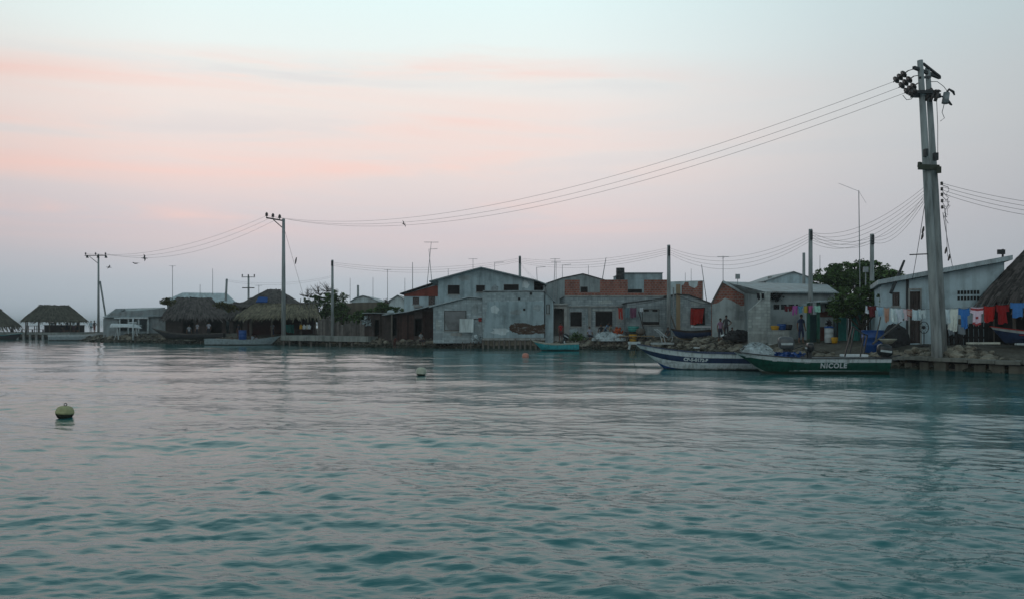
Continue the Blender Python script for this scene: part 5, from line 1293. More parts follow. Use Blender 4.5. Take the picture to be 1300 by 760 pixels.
m = MB(); m.tube([(0, 0, 0), (0, 0, .75)], .025, 6); m.build('stand', 'metal_dark', T); m = MB(); m.lathe([(.26, 0), (.26, .03), (.03, .05)], (0, 0, 0), 12); m.build('foot', 'metal_dark', T)
m = MB()
for i in range(20):
    t0, t1 = i * .314, (i + 1) * .314; m.bar((.24 * math.cos(t0), 0, .95 + .3 * math.sin(t0)), (.24 * math.cos(t1), 0, .95 + .3 * math.sin(t1)), .03)
    if i % 2: m.bar((0, -.02, .95), (.24 * math.cos(t0), 0, .95 + .3 * math.sin(t0)), .012)
m.lathe([(.02, -.09), (.09, -.04), (.09, .06), (.03, .1)], (0, .03, .95), 10); m.build('head', 'metal_dark', T)
garment('shorts', 'black shorts hung high on a peg by the white house door', (.012, .012, .014), W(1170.5, 379, 42.9), .48, .6)

# washing of the white house: two lines tied to the big pole
LA, LB, LC = W(1095, 386.5, 41.2), W(1183, 392, 37.6), W(1330, 378, 36.6)
wire('clothesline', 'clothesline of pale clothes running to the big power pole', LA, LB, .05, .008, 'clothesline')
wire('clothesline', 'clothesline of blue and red clothes from the big power pole to the thatched eave', LB, LC, .1, .008, 'clothesline')
def on(A, B, px, sag):
    for i in range(401):
        t = i / 400; p = A.lerp(B, t)
        if CX + p.x / p.y * F >= px: p.z -= sag * 4 * t * (1 - t); return p
    return B
gl = [(1101, 'towel', .22, .34, (0.70, 0.77, 0.84), None, 'small white cloth at the outer end of the pale clothesline'), (1108, 'tshirt', .42, .62, (.13, .02, .025), None, 'dark red shirt on the pale clothesline'),
      (1117.5, 'tshirt', .34, .46, (.36, .55, .68), None, 'pale blue shirt on the pale clothesline'), (1125.6, 'towel', .3, .72, (.55, .33, .25), None, 'peach towel on the pale clothesline'),
      (1133.4, 'trousers', .32, .78, (0.73, 0.84, 0.85), None, 'white trousers next to the peach towel'), (1141.3, 'tshirt', .34, .66, (0.70, 0.78, 0.85), None, 'white shirt next to the white trousers'),
      (1149, 'tshirt', .28, .52, (0.70, 0.59, 0.64), None, 'pinkish white shirt on the pale clothesline'), (1155.5, 'towel', .24, .42, (.52, .36, .33), (.4, .12, .1), 'rosy patterned cloth on the pale clothesline'),
      (1164, 'towel', .4, .5, (0.64, 0.78, 0.84), None, 'wide pale cloth on the pale clothesline by the door'), (1172, 'shorts', .34, .46, (0.70, 0.81, 0.84), None, 'white shorts on the pale clothesline closest to the big pole')]
for px, k, w, h, c, c2, lab in gl: garment(k, lab, c, on(LA, LB, px + rnd(-1.3, 1.3), .05), w, h, c2)
gl = [(1203, 'towel', .24, .72, (0.70, 0.81, 0.85), None, 'narrow white towel just past the big pole'), (1211, 'trousers', .3, .95, (0.73, 0.78, 0.73), None, 'long cream trousers on the blue and red clothesline'),
      (1222.5, 'tshirt', .54, .84, (.045, .19, .52), None, 'bright blue shirt on the blue and red clothesline'), (1240.5, 'tshirt', .66, .82, (0.77, 0.62, 0.73), (.40, .06, .07), 'white shirt with red bands beside the bright blue shirt'),
      (1257, 'towel', .54, .82, (.42, .018, .015), None, 'bright red towel beside the red banded shirt'), (1273.5, 'tshirt', .6, .9, (.26, .012, .014), None, 'deep red shirt beside the bright red towel'),
      (1291, 'tshirt', .72, .74, (.06, .20, .50), None, 'blue shirt at the thatched eave, hung highest')]
for px, k, w, h, c, c2, lab in gl: garment(k, lab, c, on(LB, LC, px + rnd(-1.5, 1.5), .1), w, h, c2)
garment('towel', 'pale rag hanging low behind the bright blue shirt', (.38, .44, .48), on(LB, LC, 1231, .1) + Vector((.1, .9, -.75)), .3, .45); garment('towel', 'pale rag low behind the red banded shirt', (.34, .38, .42), on(LB, LC, 1220, .1) + Vector((0, .9, -.75)), .3, .5)

# ---- big thatched shelter at the picture edge
ZT = 38.5
T, ze = palapa('thatched_shelter', 'big grey thatched shelter at the picture edge with washing along its eave', 1238, 1480, 1310, 1400, 376, 297, ZT, 6.0, g(GX(1300, ZT), ZT), (1285, 1360, 1440), 'thatch_shelter', 8500, .6, None, .3)
T['category'] = 'shelter'
m = MB(); m.box((GX(1240, ZT) - T.location.x) * T['h'], (GX(1470, ZT) - T.location.x) * T['h'], 1.4, 1.5, -.4, ze + .5); m.build('back_wall', 'dark', T)  # near-black sheet: the shade under the thatch painted as a wall
T = fence('added dark plank screen filling the dark area behind the white towel beside the big pole', (1199, 41.6), (1262, 40.4), 1.25, m_island('black_board', (.02, .018, .018), .5), .22, .12)  # added black boards standing in for dark clutter under the washing
hl = Hull(4.2, 1.3, (.75, .6, .85), -.02, .6)
make_boat('rowing_boat', 'red, white and navy boat stored under the big thatched shelter', hl, (GX(1310, 37.4), 37.4, g(GX(1310, 37.4), 37.4) + .1), math.pi + .12, [0, 0, 0, 1, 2], ['navy', 'navy', 'offwhite'], 'red', 'red')
m = MB(); m.box(-.75, .75, -.1, .1, 0, .09); one('plank', m, 'cream', 'pale squared plank lying before the big thatched shelter', 'plank', W(1248, 436.3, 36.6), .05)
m = MB(); m.box(-.5, .5, -.1, .1, 0, .09); one('plank', m, 'offwhite', 'short pale plank at the picture edge before the thatched shelter', 'plank', W(1304, 437.5, 36), -.05)

# ---- the double power pole
ZP_ = 37.0
B0 = W(1190, 447, ZP_); B0.z = g(B0.x, B0.y) - .05
T9 = thing('power_pole', 'tallest power pole, a pair of weathered concrete posts strapped together at the sea wall', 'power pole', B0)
q = lambda px, py, Z=ZP_: W(px, py, Z) - B0
m = MB(); m.tube([(0, 0, -.4), q(1188.7, 425), q(1186, 385), q(1180, 280), q(1168, 77)], [.245, .225, .205, .185, .125], 14); m.build('post', 'pole', T9, True)
m = MB(); m.tube([q(1197, 449, 37.5), q(1193, 360, 37.5), q(1187, 240, 37.5), q(1177.5, 86, 37.5)], [.19, .175, .155, .11], 12); m.build('post', 'pole', T9, True)
m = MB(); m.bar(q(1166, 212, 36.75), q(1192, 213, 36.75), .12, .24); m.bar(q(1166, 209, 37.4), q(1193, 215, 37.8), .12, .24); m.bar(q(1192, 216, 36.6), q(1192, 216, 37.9), .2, .3); m.build('clamp_beam', m_plain('mossy_iron', (.05, .055, .04), .8, .4, 5), T9)
m = MB(); m.bar(q(1160, 86, 36.7), q(1193, 99, 38.2), .13, .13); m.bar(q(1172, 81, 37), q(1193, 97.5, 38.1), .09); m.bar(q(1168, 99, 36.9), q(1181, 98, 37.5), .1); m.build('crossarm', 'metal_dark', T9)
m = MB(); m.bar(q(1158, 121, 36.8), q(1193, 122, 37.6), .14, .2); m.bar(q(1164, 117, 36.7), q(1184, 117, 36.7), .1, .14); m.build('crossarm', 'metal_dark', T9)
for k, (a, b) in enumerate(((( 1134, 104.5), (1153, 90)), ((1141, 111.5), (1160, 97)), ((1148, 118.5), (1165, 106)))):
    A, B = q(*a), q(*b); m = MB(); m.tube([A, B], .03, 6)
    d = (B - A)
    for t in (.25, .5, .75):
        c = A + d * t; n = d.normalized(); m.tube([c - n * .06, c - n * .02, c + n * .05], [.19, .17, .06], 10)
    m.tube([B, q(1167 if k < 2 else 1170, 86 + k * 10)], .02, 5); m.build('insulator_string', 'ceramic', T9, True)
for k in range(5):
    m = MB(); p = q(1156.5 + (k % 3) * 3.2 if k < 3 else 1182 + (k - 3) * 6, 121 - (k % 2) * 2, 36.7 + .1 * k); insulator(m, p - Vector((0, 0, .12)), 1.5); m.build('insulator', 'ceramic', T9, True)
for k, (px, py) in enumerate(((1178, 121), (1184, 122), (1190, 121.5))):
    m = MB(); c = q(px, py, 36.9); m.tube([c + Vector((-.1, 0, -.25)), c + Vector((.06, 0, .25))], [.085, .07], 8); m.bar(c + Vector((-.12, -.06, .22)), c + Vector((.14, -.05, .18)), .05); m.build('fuse_cutout', 'ceramic', T9, True)
c = q(1201, 124.5, 37.2); m = MB(); m.tube([c + Vector((-.05, 0, -.26)), c + Vector((.03, 0, .24))], [.15, .14], 10); m.build('arrester_can', 'galv', T9, True)
m = MB(); m.bar(q(1193, 122, 37.4), c, .07); m.tube([c + Vector((.03, 0, .24)), c + Vector((.14, 0, .4)), c + Vector((.34, 0, .28)), c + Vector((.4, 0, .12))], [.06, .05, .06, .03], 6); m.tube([c + Vector((.05, 0, -.1)), c + Vector((.22, 0, -.3)), c + Vector((.28, 0, -.34))], [.07, .05, .03], 6); m.build('bushing', 'metal_dark', T9, True)
m = MB()
for pts in ([(1181, 104), (1190, 104), (1198, 110), (1204, 118)], [(1199, 131), (1196, 143), (1199, 150), (1194, 154)], [(1146, 121), (1151, 127), (1157, 126), (1160, 122)], [(1189, 126), (1190.5, 160), (1190.5, 200)]):
    m.tube([q(a, b, 37.0) for a, b in pts], .016, 4)
m.build('jumper_wire', 'wire', T9)
for k, (px, py, w) in enumerate(((1175.5, 194, .07), (1188, 199, .09))):
    c = q(px, py, 36.7); MB().box(c.x - w, c.x + w, c.y - .08, c.y + .12, c.z - .17, c.z + .17).build('junction_box', 'metal_dark', T9)
for k, yy in enumerate((233, 240, 247, 255, 263)):
    c = q(1195.5 + k * .2, yy, 37.1); m = MB(); m.lathe([(.03, -.08), (.07, -.05), (.05, 0), (.07, .05), (.03, .08)], c, 8); m.build('spool', 'ceramic', T9, True)
m = MB()
for k in range(5):
    a = q(1196, 235 + k * 7, 37.1); p = [a]
    for j in range(5): p.append(a + Vector((rnd(.05, .42), rnd(-.1, .1), -.12 * j - rnd(0, .3))))
    m.tube(p, .014, 4)
m.tube([q(1199, 262, 37), q(1201, 285, 37), q(1203, 326, 37)], .012, 4); m.build('loose_wire', 'wire', T9)
wire('guy_wire', 'thin guy wire with dark insulators on the village side of the tallest pole', W(1176, 245, 37), W(1158, 356, 42.5), .15, .014)
wire('guy_wire', 'thin guy wire with dark insulators dropping on the shelter side of the tallest pole', W(1197, 270, 37), W(1210, 342, 43), .1, .014)
for k, (px, py, Z) in enumerate(((1172, 292, 39.3), (1171, 300, 39.5), (1201, 318, 40.8), (1205, 327, 41.4))):
    m = MB(); m.tube([(.03, 0, .17), (0, 0, 0), (-.05, 0, -.17)], [.03, .06, .03], 6)
    one('guy_insulator', m, 'ceramic', ['upper dark insulator on the village side guy wire', 'lower dark insulator on the village side guy wire', 'upper dark insulator on the shelter side guy wire', 'lower dark insulator on the shelter side guy wire'][k], 'insulator', W(px, py, Z), 0, 'guy wire insulators')
m = MB(); m.bar((0, 0, 0), (-.75, .2, -.02), .05); one('pole_step', m, 'metal_dark', 'short iron bar sticking out from the tallest pole above the roof', 'bar', W(1178, 322.5, 36.8))

# ---- lines
for k, (a, b) in enumerate((((1133, 104.5), P2[0]), ((1141, 111.5), P2[1]), ((1148, 118.5), P2[2]))):
    wire('power_line', 'high voltage line from the tallest pole across the sky to the straw shelter pole', W(*a, ZP_), b, (2.75, 2.9, 2.95)[k], .009, 'power line', 'long power lines over the water', 48)
tips = [Vector((T1.location.x + x, T1.location.y - .1, T1.location.z + h1 + .1)) for x in (-1.73, -.35, 1.03)]
for k in range(3): wire('power_line', 'high voltage line between the straw shelter pole and the far power pole', P2[k], tips[k], 1.5 + .25 * k, .011, 'power line', 'power lines to the far pole')
def bundle(label, a, b, n, sag, group):
    for k in range(n):
        d = Vector((0, 0, -.16 * k)); wire('cable', label, a + d, b + d, sag * (1 + .12 * k), .008, 'cable', group)
V = lambda T, h, dz=.25: Vector(T.location) + Vector((0, -.2, h - dz))
bundle('low voltage cable between the thin fence pole and the pole behind the two-storey house', V(T3, h3), V(T4, h4), 3, .75, 'cables over the block annex')
bundle('low voltage cable over the brick parapet house', V(T4, h4), V(T5, h5), 4, .6, 'cables over the parapet house')
bundle('low voltage cable sagging over the red cloth house to the brick gable pole', V(T5, h5), V(T6, h6), 4, 1.15, 'cables over the red cloth house')
bundle('low voltage cable climbing from the brick gable pole to the tallest pole', V(T6, h6), W(1173, 238, ZP_), 5, .75, 'cables to the tallest pole')
bundle('low voltage cable linking the brick gable pole and the pole before the big tree', V(T6, h6), V(T7, h7), 3, .42, 'cables before the big tree')
bundle('low voltage cable sagging from the pole before the big tree to the tallest pole', V(T7, h7), W(1174, 247, ZP_), 3, .55, 'cables from the tree pole')
bundle('low voltage cable leaving the tallest pole above the thatched shelter', W(1197, 233, ZP_), W(1460, 266, 34), 4, .35, 'cables above the thatched shelter')
bundle('thin cable linking the far stub poles behind the roofs', W(285.5, 355, 104), W(422, 350, 110), 2, .7, 'cables behind the thatched roofs')
bundle('service drop from the pole behind the two-storey house to its porch', V(T4, h4, .6), W(692, 362, 76), 2, .3, 'service drops at the two-storey house')
wire('cable', 'black cable along the lean-to roof to the grey utility pole', W(783, 389, 69.9), W(849, 378, 66.2), .1, .022)
wire('cable', 'black cable from the grey utility pole over the red cloth house', W(861, 375, 66.2), W(900, 386, 66.2), .12, .022)

# ---- aerial masts
for a in [('slim mast with small crosspiece above the outer end of the pale hipped roof', 219, 337, 378, 101.5, 'tee', .04), ('short mast over the pale hipped roof', 254, 361, 371, 104, 'none', .04),
          ('tall bare mast over the pale hipped roof', 270, 341, 371, 104.5, 'none', .04), ('short mast with aerial beside the double-crossarm pole', 328.5, 362, 374, 104, 'tee', .04),
          ('mast with crosspiece behind the low bush', 492, 342, 380, 96, 'tee', .04), ('faint bare mast between dome roof and bush', 473.5, 352, 378, 99, 'none', .035), ('faint mast over the half bare tree edge', 444.5, 353, 385, 99, 'none', .035),
          ('bare mast at the eave of the red banded house', 523.8, 333, 371, 83, 'none', .045), ('short thin mast outside the red banded house', 514, 353, 375, 85, 'none', .03),
          ('tallest aerial of the pair on the red banded house', 541.5, 307, 364, 82, 'yagi', .035, .10), ('lower aerial of the pair on the red banded house, arm pointing inland', 549, 316, 363, 82.5, 'side', .035, -.09),
          ('short aerial on the outer slope of the two-storey gable', 569, 341, 355, 78, 'none', .03), ('mast just beside the peak of the two-storey gable', 600.5, 328, 345, 79, 'tee', .03), ('mast with side arm on the inner slope of the two-storey gable', 628, 333, 348, 79, 'side', .03),
          ('aerial on the porch roof of the two-storey house', 682.5, 339, 362, 77, 'side', .035, -.05), ('tall twin mast in front of the grey gable, the taller one', 702.5, 328, 378, 73.8, 'tee', .035, .04), ('tall twin mast in front of the grey gable, the shorter one', 706, 332, 378, 73.9, 'tee', .03),
          ('aerial with bracket on the outer slope of the grey gable', 714, 336, 356, 82.5, 'side', .03), ('thin mast behind the peak of the grey gable', 747, 337, 352, 85, 'none', .03), ('thick leaning mast on the inner slope of the grey gable', 764, 327, 355, 82.5, 'none', .05, .17),
          ('thin mast behind the pale wall', 870, 346, 360, 86, 'none', .03), ('thin taller mast behind the ruined wall', 877.5, 341, 360, 86, 'none', .03), ('leaning bare mast between the ruin and the brick gable', 898, 336, 384, 68, 'none', .04, -.14),
          ('aerial mast above the brick gable peak', 918, 325, 360, 62, 'tee', .03), ('stubby boxed aerial on the long grey sheet roof', 936.5, 350, 359, 61, 'dish', .03), ('thin mast behind the little gable house', 1041, 324, 352, 70, 'none', .03),
          ('very tall thin mast before the big green tree', 1092, 242, 378, 55.5, 'whip', .04, -.012), ('white stub mast beside the tree pole', 1099, 341, 362, 55, 'dish', .05)]:
    antenna(*a)

# ---- boats at the sea wall
hb = Hull(7.0, 1.75, (.72, .80, 1.22), -.32, 1.35, (0, .2, .33, .60, .81, 1), .55, .88)
TB = make_boat('striped_boat', 'white boat with navy band and numbers moored bow to the village', hb, (GX(900.6, 37.2), 37.2, 0), math.pi + .02, [0, 1, 2, 3, 2], ['blue', 'blue', 'hull_white', 'navy'], 'navy', 'offwhite', (.2, .42, .62), .12, foredeck=.8, deck_mat='white')
TB['label'] = 'white boat with navy band and white number moored beside the green boat'
lettering(TB, hb, 'CP-5-0172-B', .82, .50, .20, 1, 'white', True, 1.05, -.055)
m = MB(); p = hb.pt(1, 1, 1); m.box(p.x - .25, p.x + .3, -.1, .1, p.z - .02, p.z + .1); m.tube([(p.x + .2, 0, p.z + .05), (p.x + .28, 0, p.z - .25)], [.05, .05], 6); m.build('bow_fitting', 'offwhite', TB)
hn = Hull(6.55, 1.7, (.66, .66, .92), -.34, 1.1, (0, .2, .27, .30, .83, 1), .58, .9); hn.rise = .45
TN = make_boat('green_boat', 'green boat with white rail and its name on the side, moored at the sea wall', hn, (GX(1026.5, 34.9), 34.9, 0), math.pi - .015, [0, 0, 1, 2, 3], ['hull_cream', 'hull_white', 'green', 'hull_white'], 'hull_dark', 'offwhite', (.3, .55, .75), .12, foredeck=.86, deck_mat='offwhite')
lettering(TN, hn, 'NICOLE', -.80, .35, .29, 1, 'white', True, 1.15)
def bpt(T, v): return Matrix.Translation(T.location) @ Matrix.Rotation(T.rotation_euler.z, 4, 'Z') @ Vector(v)
p = bpt(TB, (-3.62, 0, .98)); outboard('large grey outboard motor on the stern of the navy banded boat', p, 0., 'grey_cowl', 1.45)
p = bpt(TN, (-3.3, 0, .74)); outboard('black outboard motor on the stern of the green boat', p, 0., 'black', 1.3, .12)
p = W(1028, 446, 34.9); outboard('small black outboard motor standing upright inside the green boat', p, 1.45, 'black', 1.0)
heap('white and blue netting piled in the bow of the green boat', 960, 449, 35.0, .72, .4, .5, 'net', 260, .07)
m = MB(); c = MB(); leaves(m, (0, 0, 0), (.75, .3, .12), 90, .16, hollow=0); one('blue_net', m, 'bluep', 'crumpled blue net lying amidships in the green boat', 'net', W(1002, 450, 35), 0)
T = thing('boat_frame', 'dark pole frame standing in the green boat near its motor', 'frame', W(1084, 452, 34.9))
qq = lambda px, py, dy=0: W(px, py, 34.9 + dy) - Vector(T.location)
for a, b, dy in (((1072.5, 452), (1082, 414), -.3), ((1092, 452), (1097, 424), -.3), ((1078, 452), (1085, 415), .4), ((1096, 452), (1101, 425), .4)): MB().bar(qq(*a, dy), qq(*b, dy), .05).build('leg', 'black', T)
m = MB(); m.bar(qq(1082, 414, -.3), qq(1097, 424, -.3), .05); m.bar(qq(1082, 414, -.3), qq(1085, 415, .4), .05); m.bar(qq(1097, 424, -.3), qq(1101, 425, .4), .05); m.build('top_bar', 'black', T)
m = MB(); m.box(-.5, .5, -.3, .3, 0, .1); one('white_box', m, 'white', 'flat white box lying under the pole frame in the green boat', 'box', W(1084, 452, 34.9))
hs_ = Hull(3.75, 1.3, (.62, .55, .80), -.2, .7, (0, .2, .45, .6, .9, 1))
TT = make_boat('turquoise_boat', 'small turquoise boat afloat before the staked block wall', hs_, (GX(705.5, 65), 65, 0), math.pi - .03, [0, 0, 0, 0, 1], ['turq', 'cream'], 'cream', 'turq', (.3, .6))
p = bpt(TT, (-.75, .1, 1.0)); outboard('dark outboard motor tilted up in the small turquoise boat', p, .3, 'black', 1.0, .5)
m = MB(); m.lathe([(.1, 0), (.12, .2), (.09, .25), (.03, .3)], (0, 0, 0), 10); one('canister', m, 'white', 'white canister in the stern of the small turquoise boat', 'canister', bpt(TT, (-.7, .1, .55)), 0, None, True)

rope('slack rope from the bow of the navy banded boat to the bank', bpt(TB, (3.4, 0, 1.2)), Vector((GX(800, 68.5), 68.5, .75)), 1.0)
rope('rope from the bow of the green boat to the bank behind it', bpt(TN, (3.2, 0, .95)), Vector((GX(950, 52.5), 52.5, .8)), .5)
rope('short rope from the stern of the green boat to the sea wall', bpt(TN, (-3.2, -.6, .7)), Vector((GX(1150, 37.9), 37.9, .7)), .25)
# ---- sea wall by the tallest pole
pts = [Vector((GX(p, z), z, 0)) for p, z in SHORE_PX if p >= 1125]
T = thing('sea_wall', 'low sea wall of rough concrete blocks under a slab, below the tallest pole', 'sea wall', (0, 0, 0))
cap = MB(); core = MB()
for a, b in zip(pts[:-1], pts[1:]):
    d = (b - a).normalized(); n = Vector((-d.y, d.x, 0))
    if n.y < 0: n = -n
    L = (b - a).length; k = 0.
    while k < L:
        ln = min(rnd(.9, 1.6), L - k); p = a + d * k; e = a + d * (k + ln - .02); o = n * rnd(-.1, .05); zt = .60 + rnd(-.05, .05)
        A = [p + o - n * .1, e + o - n * .1, e + n * 1.1, p + n * 1.1]
        cap.add([v + Vector((0, 0, zt - .15)) for v in A] + [v + Vector((0, 0, zt + rnd(-.02, .02))) for v in A], [(0, 3, 2, 1), (4, 5, 6, 7), (0, 1, 5, 4), (1, 2, 6, 5), (2, 3, 7, 6), (3, 0, 4, 7)]); k += ln
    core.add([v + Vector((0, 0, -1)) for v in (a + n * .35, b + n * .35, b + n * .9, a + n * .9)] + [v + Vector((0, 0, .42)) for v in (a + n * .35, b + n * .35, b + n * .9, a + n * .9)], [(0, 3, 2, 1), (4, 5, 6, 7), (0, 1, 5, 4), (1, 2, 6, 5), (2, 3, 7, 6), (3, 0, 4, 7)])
    k = .2
    while k < L - .3:
        p = a + d * k + n * rnd(0, .1); w = rnd(.42, .62); m = MB()
        A = [p, p + d * w, p + d * w + n * .45, p + n * .45]; zt = rnd(.30, .43); zj = [rnd(-.03, .03) for _ in range(4)]
        m.add([v + Vector((0, 0, -.9)) for v in A] + [v + Vector((rnd(-.03, .03), rnd(-.03, .03), zt + j)) for v, j in zip(A, zj)], [(0, 3, 2, 1), (4, 5, 6, 7), (0, 1, 5, 4), (1, 2, 6, 5), (2, 3, 7, 6), (3, 0, 4, 7)])
        m.build('block', 'seablock', T); k += w + rnd(.12, .42)
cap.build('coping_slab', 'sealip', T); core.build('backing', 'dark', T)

# ---- stones of the shore
ROCKS = []
for k in range(7):
    bm = bmesh.new(); bmesh.ops.create_icosphere(bm, subdivisions=2, radius=1)
    off = Vector((k * 7.3, 1.1, 3.3))
    for v in bm.verts:
        n_ = v.co.normalized(); s = 1 + .5 * noise.noise(n_ * 1.4 + off) + .3 * noise.noise(n_ * 3.3 + off)
        v.co = Vector((n_.x * s, n_.y * s * .85, n_.z * s * .68))
    r = MB(); r.v = [tuple(v.co) for v in bm.verts]; r.f = [tuple(v.index for v in fc.verts) for fc in bm.faces]; r.m = [0] * len(r.f); ROCKS.append(r); bm.free()
LOW = []
for k in range(5):
    bm = bmesh.new(); bmesh.ops.create_icosphere(bm, subdivisions=1, radius=1)
    r = MB(); r.v = [tuple(v.co * (1 + rnd(-.28, .28))) for v in bm.verts]; r.f = [tuple(v.index for v in fc.verts) for fc in bm.faces]; r.m = [0] * len(r.f); LOW.append(r); bm.free()
def along(px0, px1):
    """random point between two stretches of the water line"""
    while True:
        px = rnd(px0, px1); Z = float(np.interp(px, [p for p, _ in SHORE_PX], [z for _, z in SHORE_PX])); return GX(px, Z), Z
rub = MB()
for px0, px1, n, dmax in ((95, 268, 420, 3.5), (268, 470, 620, 1.8), (470, 610, 460, 2.6), (693, 800, 340, 2.4), (795, 965, 620, 7.5), (960, 1125, 480, 4.), (1130, 1300, 420, 3.2)):
    for _ in range(n):
        x, y = along(px0, px1); x += rnd(-.4, .4); y += rnd(-.7, dmax) * (1 if random.random() < .6 else .5)
        if px0 == 1130: y += .9
        s = rnd(.07, .2); M = Matrix.Translation((x, y, g(x, y) + s * .25)) @ Matrix.Rotation(rnd(0, 6.3), 4, 'Z') @ Matrix.Rotation(rnd(-.5, .5), 4, 'X') @ Matrix.Diagonal((s * rnd(.8, 1.7), s * rnd(.8, 1.3), s * rnd(.5, 1), 1))
        rub.merge(random.choice(LOW), M)
o = rub.build('rubble', 'rock', None); tag(o, 'small broken stones strewn along the whole shore', None, None, 'stuff'); o['category'] = 'rubble'
for px0, px1, n, lab, grp in ((476, 608, 15, 'old wooden stake standing in the shore before the dark plank sheds', 'stakes before the plank sheds'), (698, 748, 8, 'old wooden stake in the bank behind the turquoise boat', 'stakes behind the turquoise boat'), (130, 265, 9, 'old stake standing in the far rubble point', 'stakes of the far point')):
    for k in range(n):
        x, y = along(px0, px1); y += rnd(-.25, .7); m = MB(); m.tube([(0, 0, -.7), (rnd(-.12, .12), rnd(-.1, .1), rnd(.35, .85))], [.075, .05], 6)
        one('shore_stake', m, 'post', lab, 'stake', (x, y, g(x, y)), 0, grp)
lit = MB()
for px0, px1, n, dmax in ((120, 268, 26, 2), (470, 612, 26, 2), (695, 800, 34, 2), (800, 1120, 70, 4), (1130, 1300, 16, 2.5)):
    for _ in range(n):
        x, y = along(px0, px1); y += rnd(.2, dmax); s = rnd(.05, .15); c_ = Vector((x, y, g(x, y) + .1))
        a_, b_ = Vector((rnd(-1, 1), rnd(-1, 1), rnd(-.3, .6))) * s, Vector((rnd(-1, 1), rnd(-1, 1), rnd(-.2, .8))) * s
        lit.add([c_ - a_ - b_, c_ + a_ - b_ * .8, c_ + a_ + b_, c_ - a_ * .7 + b_], [(0, 1, 2, 3)])
o = lit.build('litter', m_island('pale_plastic_scrap', (.36, .38, .37), .6), None); tag(o, 'pale scraps of plastic and wood lying among the shore stones', None, None, 'stuff'); o['category'] = 'litter'
RM = [r.mesh('boulder', 'rock', False) for r in ROCKS]
for px0, px1, n, dmax, lab, grp in ((98, 268, 46, 1.6, 'rough boulder on the far rubble point below the grey shack and dugout canoe', 'boulders of the far point'),
                                    (360, 470, 44, .9, 'rough boulder at the foot of the whitewashed quay', 'boulders below the quay'),
                                    (472, 610, 44, 1.2, 'rough boulder in the shore below the dark plank shed and the block annex', 'boulders below the plank shed'),
                                    (694, 800, 34, 1.0, 'rough boulder in the bank before the parapet house', 'boulders before the parapet house'),
                                    (800, 960, 50, 5.0, 'rough boulder on the bank behind the navy banded boat', 'boulders behind the moored boats'),
                                    (960, 1120, 44, 2.5, 'rough boulder on the bank behind the green boat', 'boulders behind the green boat'),
                                    (1140, 1300, 60, 2.2, 'rough boulder heaped on the sea wall before the thatched shelter', 'boulders on the sea wall')):
    for _ in range(n):
        x, y = along(px0, px1); y += rnd(-.3, dmax) + (1.0 if px0 == 1140 else 0)
        s = rnd(.12, .27) if px0 == 1140 else rnd(.18, .36); o = bpy.data.objects.new('boulder', random.choice(RM)); COL.objects.link(o)
        o.location = (x, y, g(x, y) + s * .15 + (.1 if px0 == 1140 else 0)); o.rotation_euler = (rnd(-.4, .4), rnd(-.4, .4), rnd(0, 6.3)); o.scale = (s * rnd(.9, 1.5), s * rnd(.8, 1.2), s * rnd(.7, 1.1))
        tag(o, lab, 'boulder', grp)

# ---- floats and birds
def float_buoy(label, px, py, Z, r, mats, squash, ring=True, dk=(1, 1, 1, 0, 0, 0, 0, 0)):
    T = thing('mooring_buoy', label, 'buoy', (GX(px, Z), Z, 0), rnd(0, 3)); T.rotation_euler = (.06, .05, 1.)
    prof = [(r * .2, -r * .9), (r * .75, -r * .62), (r * .98, -r * .2), (r, r * .1), (r * .95, r * .42 * squash), (r * .78, r * .78 * squash), (r * .45, r * .96 * squash), (r * .08, r * 1.0 * squash)]
    m = MB(); up = r * (.28 if dk[2] else .5); m.lathe(prof, (0, 0, up), 26, list(dk)); m.build('shell', mats, T, True)
    if ring:
        m = MB(); m.lathe([(r * .985, -.03), (r * 1.03, -.01), (r * 1.03, .012), (r * .985, .03)], (0, 0, r * .30), 26); m.build('seam', mats[0], T, True)
        m = MB(); m.tube([(math.cos(i * .7) * .035, 0, r * .28 + r * squash + .03 + math.sin(i * .7) * .03) for i in range(10)], .01, 5); m.build('eye', 'metal_dark', T)
    return T
float_buoy('weathered yellow-green mooring buoy, closest to the camera and darkest below', 82, 527, 18.6, .195, ['buoy', 'buoy_dark'], .82)
float_buoy('grey-green mooring buoy floating alone before the block annex', 534.5, 475.5, 33.6, .215, [m_plain('grey_green_float', (.46, .46, .37), .7, .35, 9), 'buoy_dark'], 1.0, True, (1, 1, 0, 0, 0, 0, 0, 0))
float_buoy('small salmon pink buoy beside the turquoise boat', 667, 453.5, 51.3, .225, ['buoy_pink', 'buoy_pink'], 1.05, False)
def bird(label, px, py, Z, s, bank, rz):
    T = thing('seabird', label, 'bird', W(px, py, Z), rz, 'birds over the shore'); T.rotation_euler = (bank, .1, rz)
    m = MB(); m.tube([(-.42 * s, 0, 0), (-.25 * s, 0, 0), (0, 0, 0), (.2 * s, 0, .03 * s), (.3 * s, 0, .06 * s), (.36 * s, 0, .05 * s), (.5 * s, 0, .02 * s)], [.03 * s, .05 * s, .09 * s, .07 * s, .045 * s, .05 * s, .008 * s], 8); 
    for sd in (1, -1):
        m.add([(.12 * s, sd * .05 * s, .03 * s), (.18 * s, sd * .45 * s, .16 * s), (-.05 * s, sd * 1.0 * s, .1 * s), (-.02 * s, sd * .45 * s, .13 * s), (-.12 * s, sd * .05 * s, .03 * s),
               (.10 * s, sd * .05 * s, .0), (.16 * s, sd * .45 * s, .135 * s), (-.02 * s, sd * .45 * s, .11 * s), (-.10 * s, sd * .05 * s, .0)],
              [(0, 1, 3, 4), (1, 2, 3), (5, 8, 7, 6), (6, 7, 2), (0, 5, 6, 1), (1, 6, 2), (4, 3, 7, 8), (3, 2, 7)])
    m.build('body', m_plain('dark_plumage', (.06, .055, .055), .8, .3), T, True)
